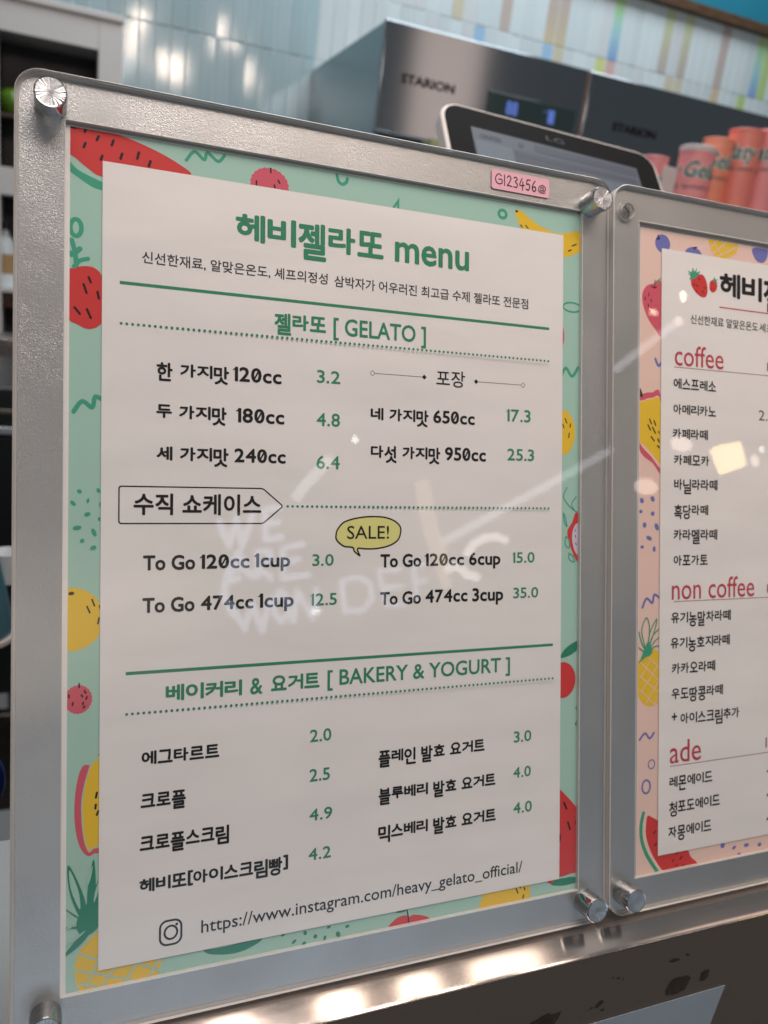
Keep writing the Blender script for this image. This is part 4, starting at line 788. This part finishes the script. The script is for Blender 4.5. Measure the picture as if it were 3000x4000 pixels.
cbx('shelf_board', -.1062, .067, yf + .004, 1.70, .466, .473, mat('brown_shelf_board', (.035, .022, .015), .5, noise=.2, nscale=30))
bm = bmesh.new(); bmesh.ops.create_icosphere(bm, subdivisions=3, radius=.026)
for v in bm.verts: v.co *= 1 + .05 * math.sin(v.co.x * 300) * math.cos(v.co.z * 260)
o = bm_obj('green_melon', bm, mat('green_rind', (.10, .22, .015), .35, noise=.3, nscale=60), None, 60); o.location = (-.086, 1.645, .4985); tag(o, 'small green fruit in the dark opening of the white cabinet', 'fruit')
def bottle(label, x, y, z, r, h, body, cap, cat='bottle'):
    e = empty('bottle', label, cat, (x, y, z)); bm = bmesh.new()
    lathe_z(bm, [(0, 0), (r, 0), (r, h * .62), (r * .85, h * .72), (r * .36, h * .82), (r * .33, h * .9), (0, h * .9)], 0, 0, 32); bm_obj('bottle_body', bm, body, e, 40)
    bm = bmesh.new(); lathe_z(bm, [(0, h * .88), (r * .40, h * .88), (r * .40, h), (0, h)], 0, 0, 24); bm_obj('cap', bm, cap, e, 40)
    bm = bmesh.new(); lathe_z(bm, [(r * 1.01, h * .2), (r * 1.012, h * .21), (r * 1.012, h * .5), (r * 1.01, h * .51)], 0, 0, 32); bm_obj('paper_band', bm, mat('tan_band', (.35, .22, .10), .5), e, 40)
WP = mat('white_plastic', (.6, .65, .66), .3); RDP = mat('red_plastic', (.3, .02, .02), .35); BRN = mat('brown_glass', (.05, .02, .01), .15)
bottle('white bottle with tan band in the lower opening of the white cabinet', -.100, 1.64, .150, .018, .125, WP, BLK)
bottle('black bottle beside the white one in the lower cabinet opening', -.066, 1.65, .150, .017, .15, BLK, RDP)
box_ = box('spice_box', -.160, -.060, 1.61, 1.68, .1085, .140, BRN, None, .002); tag(box_, 'low dark brown box under the bottles in the white cabinet', 'box')
cbx('lower_shelf', -.1075, .068, yf + .001, 1.70, .140, .1495, WH, .001)
MESHM = mat('perforated_steel', (.20, .18, .17), .4, .6, noise=.4, nscale=260)
bs = empty('wire_basket', 'grey brown perforated metal basket at the left edge below the bottles', 'basket', (-.15, 1.40, -.2))
box('basket_wall', -.12, .10, 0, .10, .20, .262, MESHM, bs, .003); box('basket_rim', -.122, .102, -.002, .102, .262, .270, mat('basket_rim', (.3, .27, .26), .35, .7), bs, .002)
box('basket_wall', -.12, .10, .0, .10, .145, .197, MESHM, bs, .003)
# dark espresso machine
em = empty('espresso_machine', 'dark espresso machine with a thin steel trim behind the left board', 'coffee machine', (-.2, .9, -.4))
DKM = mat('dark_green_enamel', (.012, .018, .017), .3, noise=.1, nscale=12)
box('machine_body', -.2, .19, 0, .3, .02, .400, DKM, em, .006); box('machine_top', -.2, .19, -.004, .3, .412, .463, DKM, em, .004)
box('trim_strip', -.2, .19, -.008, .2, .4015, .411, mat('pale_trim', (.55, .62, .70), .25, .6), em, .001)
box('trim_strip', -.2, .19, -.006, .2, .428, .434, mat('dull_trim', (.20, .19, .16), .35, .6), em, .001)
# teal jug, white cup
tj = empty('milk_jug', 'teal metal milk jug with a pale rim, left edge behind the board', 'jug', (-.075, .50, -.093))
bm = bmesh.new(); lathe_z(bm, [(0, 0), (.036, 0), (.037, .004), (.026, .066), (.0245, .066), (.034, .006), (0, .004)], 0, 0, 40); bm_obj('jug_body', bm, mat('teal_enamel', (.045, .12, .15), .35, noise=.05), tj, 40)
bm = bmesh.new(); lathe_z(bm, [(.035, -.004), (.040, -.004), (.040, 0), (.035, 0)], 0, 0, 40); bm_obj('jug_foot', bm, mat('pale_rim', (.45, .40, .36), .4), tj, 40)
cu = empty('paper_cup', 'small white cup behind the teal jug at the left edge', 'cup', (-.046, .56, -.07))
bm = bmesh.new(); lathe_z(bm, [(0, 0), (.011, 0), (.014, .03), (.0145, .030), (.0135, .029), (.0105, .002), (0, .002)], 0, 0, 32); bm_obj('cup_body', bm, WP, cu, 40)
box('machine_drawer', -.2, .19, -.02, 0, -.16, .00, mat('brown_metal', (.05, .043, .04), .3, .6, noise=.3, nscale=20), em, .004)
# plate standing upright behind the board
pl = empty('round_plate', 'upright white plate with a navy blue rim at the left edge behind the board', 'plate', (-.062, .25, -.082))
bm = bmesh.new(); lathe_y(bm, [(0, .001), (.0255, .0), (.0262, .001), (.0262, .004), (0, .005)], 0, 0, 64); bm_obj('plate_face', bm, mat('plate_white', (.62, .70, .76), .3), pl, 40)
bm = bmesh.new(); lathe_y(bm, [(.0256, -.0006), (.0292, .0006), (.0296, .002), (.0292, .005), (.0262, .005)], 0, 0, 64); bm_obj('rim', bm, mat('navy_glaze', (.012, .02, .12), .25), pl, 40)
# work top behind the boards
wt = box('worktop', -.5, 1.3, .0115, .0955, -.040, -.0149, None, None); D.objects.remove(wt)
RT = steel('worktop_steel', (.62, .74, .82), .42, (.5, 40, 40))
wk = empty('worktop', 'pale blue grey worktop behind the menu boards, seen at the lower left corner', 'worktop', (0, .10, -.9))
box('worktop_slab', -.5, 1.3, -.088, -.003, .8800, .8846, RT, wk, .001)
box('worktop_support', -.5, 1.3, .003, .13, 0, .76, BLK, wk)

# ---------------------------------------------------------------- tablet till
tb = empty('tablet', 'tilted touch screen till with rounded white edge, behind the left board', 'tablet', (.345, .35, .3735))
tb.rotation_euler = (R(-41), R(2.2), R(-1.0))
WED = mat('white_case', (.86, .82, .79), .3); BZ = mat('black_bezel', (.010, .009, .009), .6, spec=.04)
w2, hh, rr = .096, .150, .017
plate('case', rrect(-w2, w2, -hh, 0, rr), [], 0, .010, WED, tb, .0012, None, rrect(-w2 + .0011, w2 - .0011, -hh + .0011, -.0011, rr - .0011))
plate('bezel', rrect(-w2 + .0027, w2 - .0027, -hh + .0027, -.0027, rr - .0027), [], -.0006, -.00005, BZ, tb)
SCR = glow('screen_grey_blue', (.23, .27, .38), .24); SC2 = glow('screen_dark_bar', (.10, .12, .20), .30); SC3 = glow('screen_tan', (.40, .30, .16), .3); SCT = glow('screen_text', (.03, .04, .08), .3); SCL = glow('screen_light', (.30, .36, .48), .27)
s_ = box('screen', -.0735, .0735, -.0008, -.0007, -.145, -.0215, SCR, tb)
def scr(name, x0, x1, z0, z1, m_): return box(name, x0, x1, -.00095, -.00085, z0, z1, m_, s_)
scr('menu_bar', -.0210, .0715, -.0310, -.0240, SC2); scr('menu_bar', -.040, .070, -.0395, -.0345, SC2); scr('menu_bar', -.040, .012, -.0460, -.0410, SC2)
scr('screen_button', .017, .031, -.0620, -.0425, SC3)
for i in range(3): scr('screen_button', .034 + i * .0125, .0455 + i * .0125, -.060, -.0435, SCL)
scr('side_list', -.0725, -.042, -.145, -.034, SCL)
for i in range(2): o = link('screen_icon', letter_mesh(('OKPOS', 'O')[i], (.017, .004)[i], .0042, 'C', .03, -.0010), SCT, s_); o.location = ((-.067, -.035)[i], 0, -.0305)
o = link('lettering', letter_mesh('LG', .016, .0045, 'C', .02, -.0008), mat('maker_print', (.035, .028, .028), .4), tb); o.location = (-.008, 0, -.0155)
cam_ = box('case_foot', -.04, .04, .0102, .05, -.147, -.12, BLK, tb, .003)

# ---------------------------------------------------------------- row of tall gelato tubes on a shelf
CANR = mat('coral_print', (.84, .24, .19), .38, noise=.05, nscale=40); CANP = mat('pink_print', (.86, .31, .32), .38, noise=.05, nscale=40); CANO = mat('orange_coral_print', (.86, .28, .17), .38, noise=.05, nscale=40)
TEALP = mat('teal_script', (.03, .20, .20), .4); CREAM = mat('cream_outline', (.88, .72, .64), .45); WB = mat('white_card', (.66, .60, .60), .5); DKT = mat('small_dark_print', (.22, .14, .15), .5)
def wrap(o, r, lean_=.0):
    for v in o.data.vertices:
        x, y, z = v.co; a = x / r; d_ = r - y
        v.co = (d_ * math.sin(a), -d_ * math.cos(a), z)
def can(x, y, top, r, m_, turn, label, lid=None, h=.26):
    e = empty('gelato_tube', label, 'paper tube', (x, y, top - h), group='coral printed paper tubes standing in a row')
    bm = bmesh.new(); lathe_z(bm, [(0, 0), (r, 0), (r, h - .004), (r * 1.012, h - .004), (r * 1.012, h - .0005), (r * .99, h), (r * .95, h - .001), (r * .94, h - .004), (0, h - .004)], 0, 0, 64); bm_obj('tube_body', bm, m_, e, 40)
    bm = bmesh.new(); lathe_z(bm, [(r * 1.0, h - .0035), (r * 1.03, h - .003), (r * 1.045, h - .0015), (r * 1.03, h), (r * 1.0, h + .0004), (r * .97, h - .001)], 0, 0, 56); bm_obj('rolled_rim', bm, m_ if not lid else WB, e, 80)
    sm_ = box('side_seam', -.0006, .0006, r - .0002, r + .0004, .002, h - .004, m_, e)
    for nm, mt, wt_, yy in (('script_outline', CREAM, .11, .0002), ('script', TEALP, .035, .0005)):
        for k in range(2):
            me = letter_mesh('Gelaty', .078, .022, 'C', wt_, -yy); o = link(nm, me, mt, e)
            for v in me.vertices: v.co = (v.co.x + v.co.z * .25 - .041 + (k * PI) * r, v.co.y, v.co.z + h - .046)
            wrap(o, r)
    for k in range(2):
        me = letter_mesh('handmade in natural', .078, .008, 'C', .02, -.0003); o = link('small_print', me, DKT, e)
        for v in me.vertices: v.co = (v.co.x - .039 + (k * PI) * r, v.co.y, v.co.z + h - .064)
        wrap(o, r)
    if lid:
        bm = bmesh.new(); lathe_z(bm, [(r * 1.0, h - .007), (r * 1.035, h - .007), (r * 1.04, h + .001), (r * .98, h + .002), (0, h + .002)], 0, 0, 56); bm_obj('lid', bm, WB, e, 40)
    e.rotation_euler = (0, 0, turn); return e
can(.951, .90, .512, .0275, CANP, .2, 'pink coral tube with a frosty white lid, nearest the tablet', True)
can(1.0030, .915, .535, .0250, CANO, .15, 'orange coral tube standing alone between a white box and the taller tubes')
can(1.0430, .90, .553, .0275, CANR, -1.35, 'taller coral tube touching the orange one, lettering split across its side')
can(1.0950, .90, .560, .0275, CANP, -1.5, 'tallest pink coral tube at the right edge of the photograph')
can(.893, .93, .492, .022, CANP, 2.2, 'pink tube end peeping out just behind the corner of the tablet')
for x0, x1, z1, lb in ((.895, .924, .478, 'white card box between the tablet and the first tube'), (.972, .990, .475, 'white card box between the first and second coral tubes'), (1.122, 1.16, .42, 'white card box low at the right edge behind the tubes')):
    o = box('card_box', x0, x1, .905, .95, .25, z1, WB, None, .001); tag(o, lb, 'box', 'white card boxes between the tubes')
tag(box('tube_shelf', .80, 1.4, .85, 1.05, .235, .249, WH, None, .002), 'white shelf under the coral tubes, hidden behind the boards', 'shelf')
for i, (x, r_, m_) in enumerate(((.60, .018, mat('pale_green_plastic', (.40, .44, .24), .4)), (.535, .016, WP))):
    pass
cn = box('green_carton', .60, .70, 1.17, 1.21, .30, .497, mat('pale_green_card', (.38, .42, .22), .5)); tag(cn, 'pale green carton in the gap under the refrigerator panel', 'carton')
cn = box('white_carton', .515, .555, 1.19, 1.22, .30, .487, WP, None, .004); tag(cn, 'small white carton at the lower left corner of the refrigerator', 'carton')

# ---------------------------------------------------------------- lights of the hall that mirror in the clear covers
NE = glow('neon_white_blue', (.66, .78, 1.0), 5.6)
ns = empty('neon_sign', 'white neon sign reading WE ARE WONDERF, mirrored in the left menu cover', 'neon sign', NEON[0][1][0][0])
o0 = Vector(ns.location)
for ch, strokes_ in NEON:
    bm = bmesh.new()
    for s in strokes_: tube_bm(bm, [Vector(p) - o0 for p in s], .0112, 8)
    bm_obj('neon_letter', bm, NE, ns)
GLOWS = dict(strip=glow('strip_glow', (.88, .92, 1), 4.6), hoop=glow('hoop_glow', (1, .96, .90), 8), gold=glow('gold_glow', (1, .80, .52), 3.2), pale=glow('pale_glow', (.9, 1, .94), 5))
NAMES = dict(strip=('light_strip', 'thin white light strip slanting across the hall, mirrored in the menu covers', 'light strip'), hoop=('hoop_lamp', 'curved white tube lamp mirrored near the 6cup line', 'lamp'), gold=('gold_light_pole', 'slim golden lit pole mirrored right of the SALE bubble', 'light pole'), pale=('tube_lamp', 'short pale tube lamp mirrored beside the price 6.4', 'lamp'))
cnt = {}
for nm, pts, rad in TUBES:
    cnt[nm] = cnt.get(nm, 0) + 1
    bm = bmesh.new(); o0 = Vector(pts[0]); tube_bm(bm, [Vector(p) - o0 for p in pts], rad, 12)
    o = bm_obj(NAMES[nm][0], bm, GLOWS[nm]); o.location = o0
    suffix = {1: '', 2: ', the second piece', 3: ', the short lower piece'}[cnt[nm]]
    tag(o, NAMES[nm][1] + suffix, NAMES[nm][2])
BG = dict(cool=glow('bulb_cool', (.95, 1, .98), 20), warm=glow('bulb_warm', (1, .80, .68), 9), hot=glow('bulb_hot', (1, .93, .70), 22))
spots = ['by the 가지맛 lines', 'under the price 12.5', 'over the 카페라떼 line', 'beside the 바닐라라떼 line', 'left of the strawberry drawing', 'on the red apple drawing', 'above the coffee heading', 'far right of the 카페라떼 line', 'at the right frame edge by 아메리카노']
camv = Vector(CAM['loc'])
for (k, loc, rx, rz, c_), sp_ in zip(BULBS, spots):
    bm = bmesh.new(); bmesh.ops.create_uvsphere(bm, u_segments=24, v_segments=12, radius=1)
    for v in bm.verts: v.co = (v.co.x * rx, v.co.y * rz * .6, v.co.z * rz)
    o = bm_obj('globe_lamp', bm, BG[c_], None, 60); o.location = loc; tag(o, 'glowing globe lamp mirrored in the cover ' + sp_, 'lamp')
c0 = sum((Vector(p) for p in WINDOW_LAMP), Vector()) / 4
bm = bmesh.new(); vs = [bm.verts.new(Vector(p) - c0) for p in WINDOW_LAMP]; f_ = bm.faces.new(vs); ex = bmesh.ops.extrude_face_region(bm, geom=[f_])
for g in ex['geom']:
    if isinstance(g, bmesh.types.BMVert): g.co.y -= .02
o = bm_obj('panel_lamp', bm, glow('panel_warm', (1, .76, .36), 15)); o.location = c0; tag(o, 'warm yellow square lamp mirrored in the right menu cover', 'lamp')
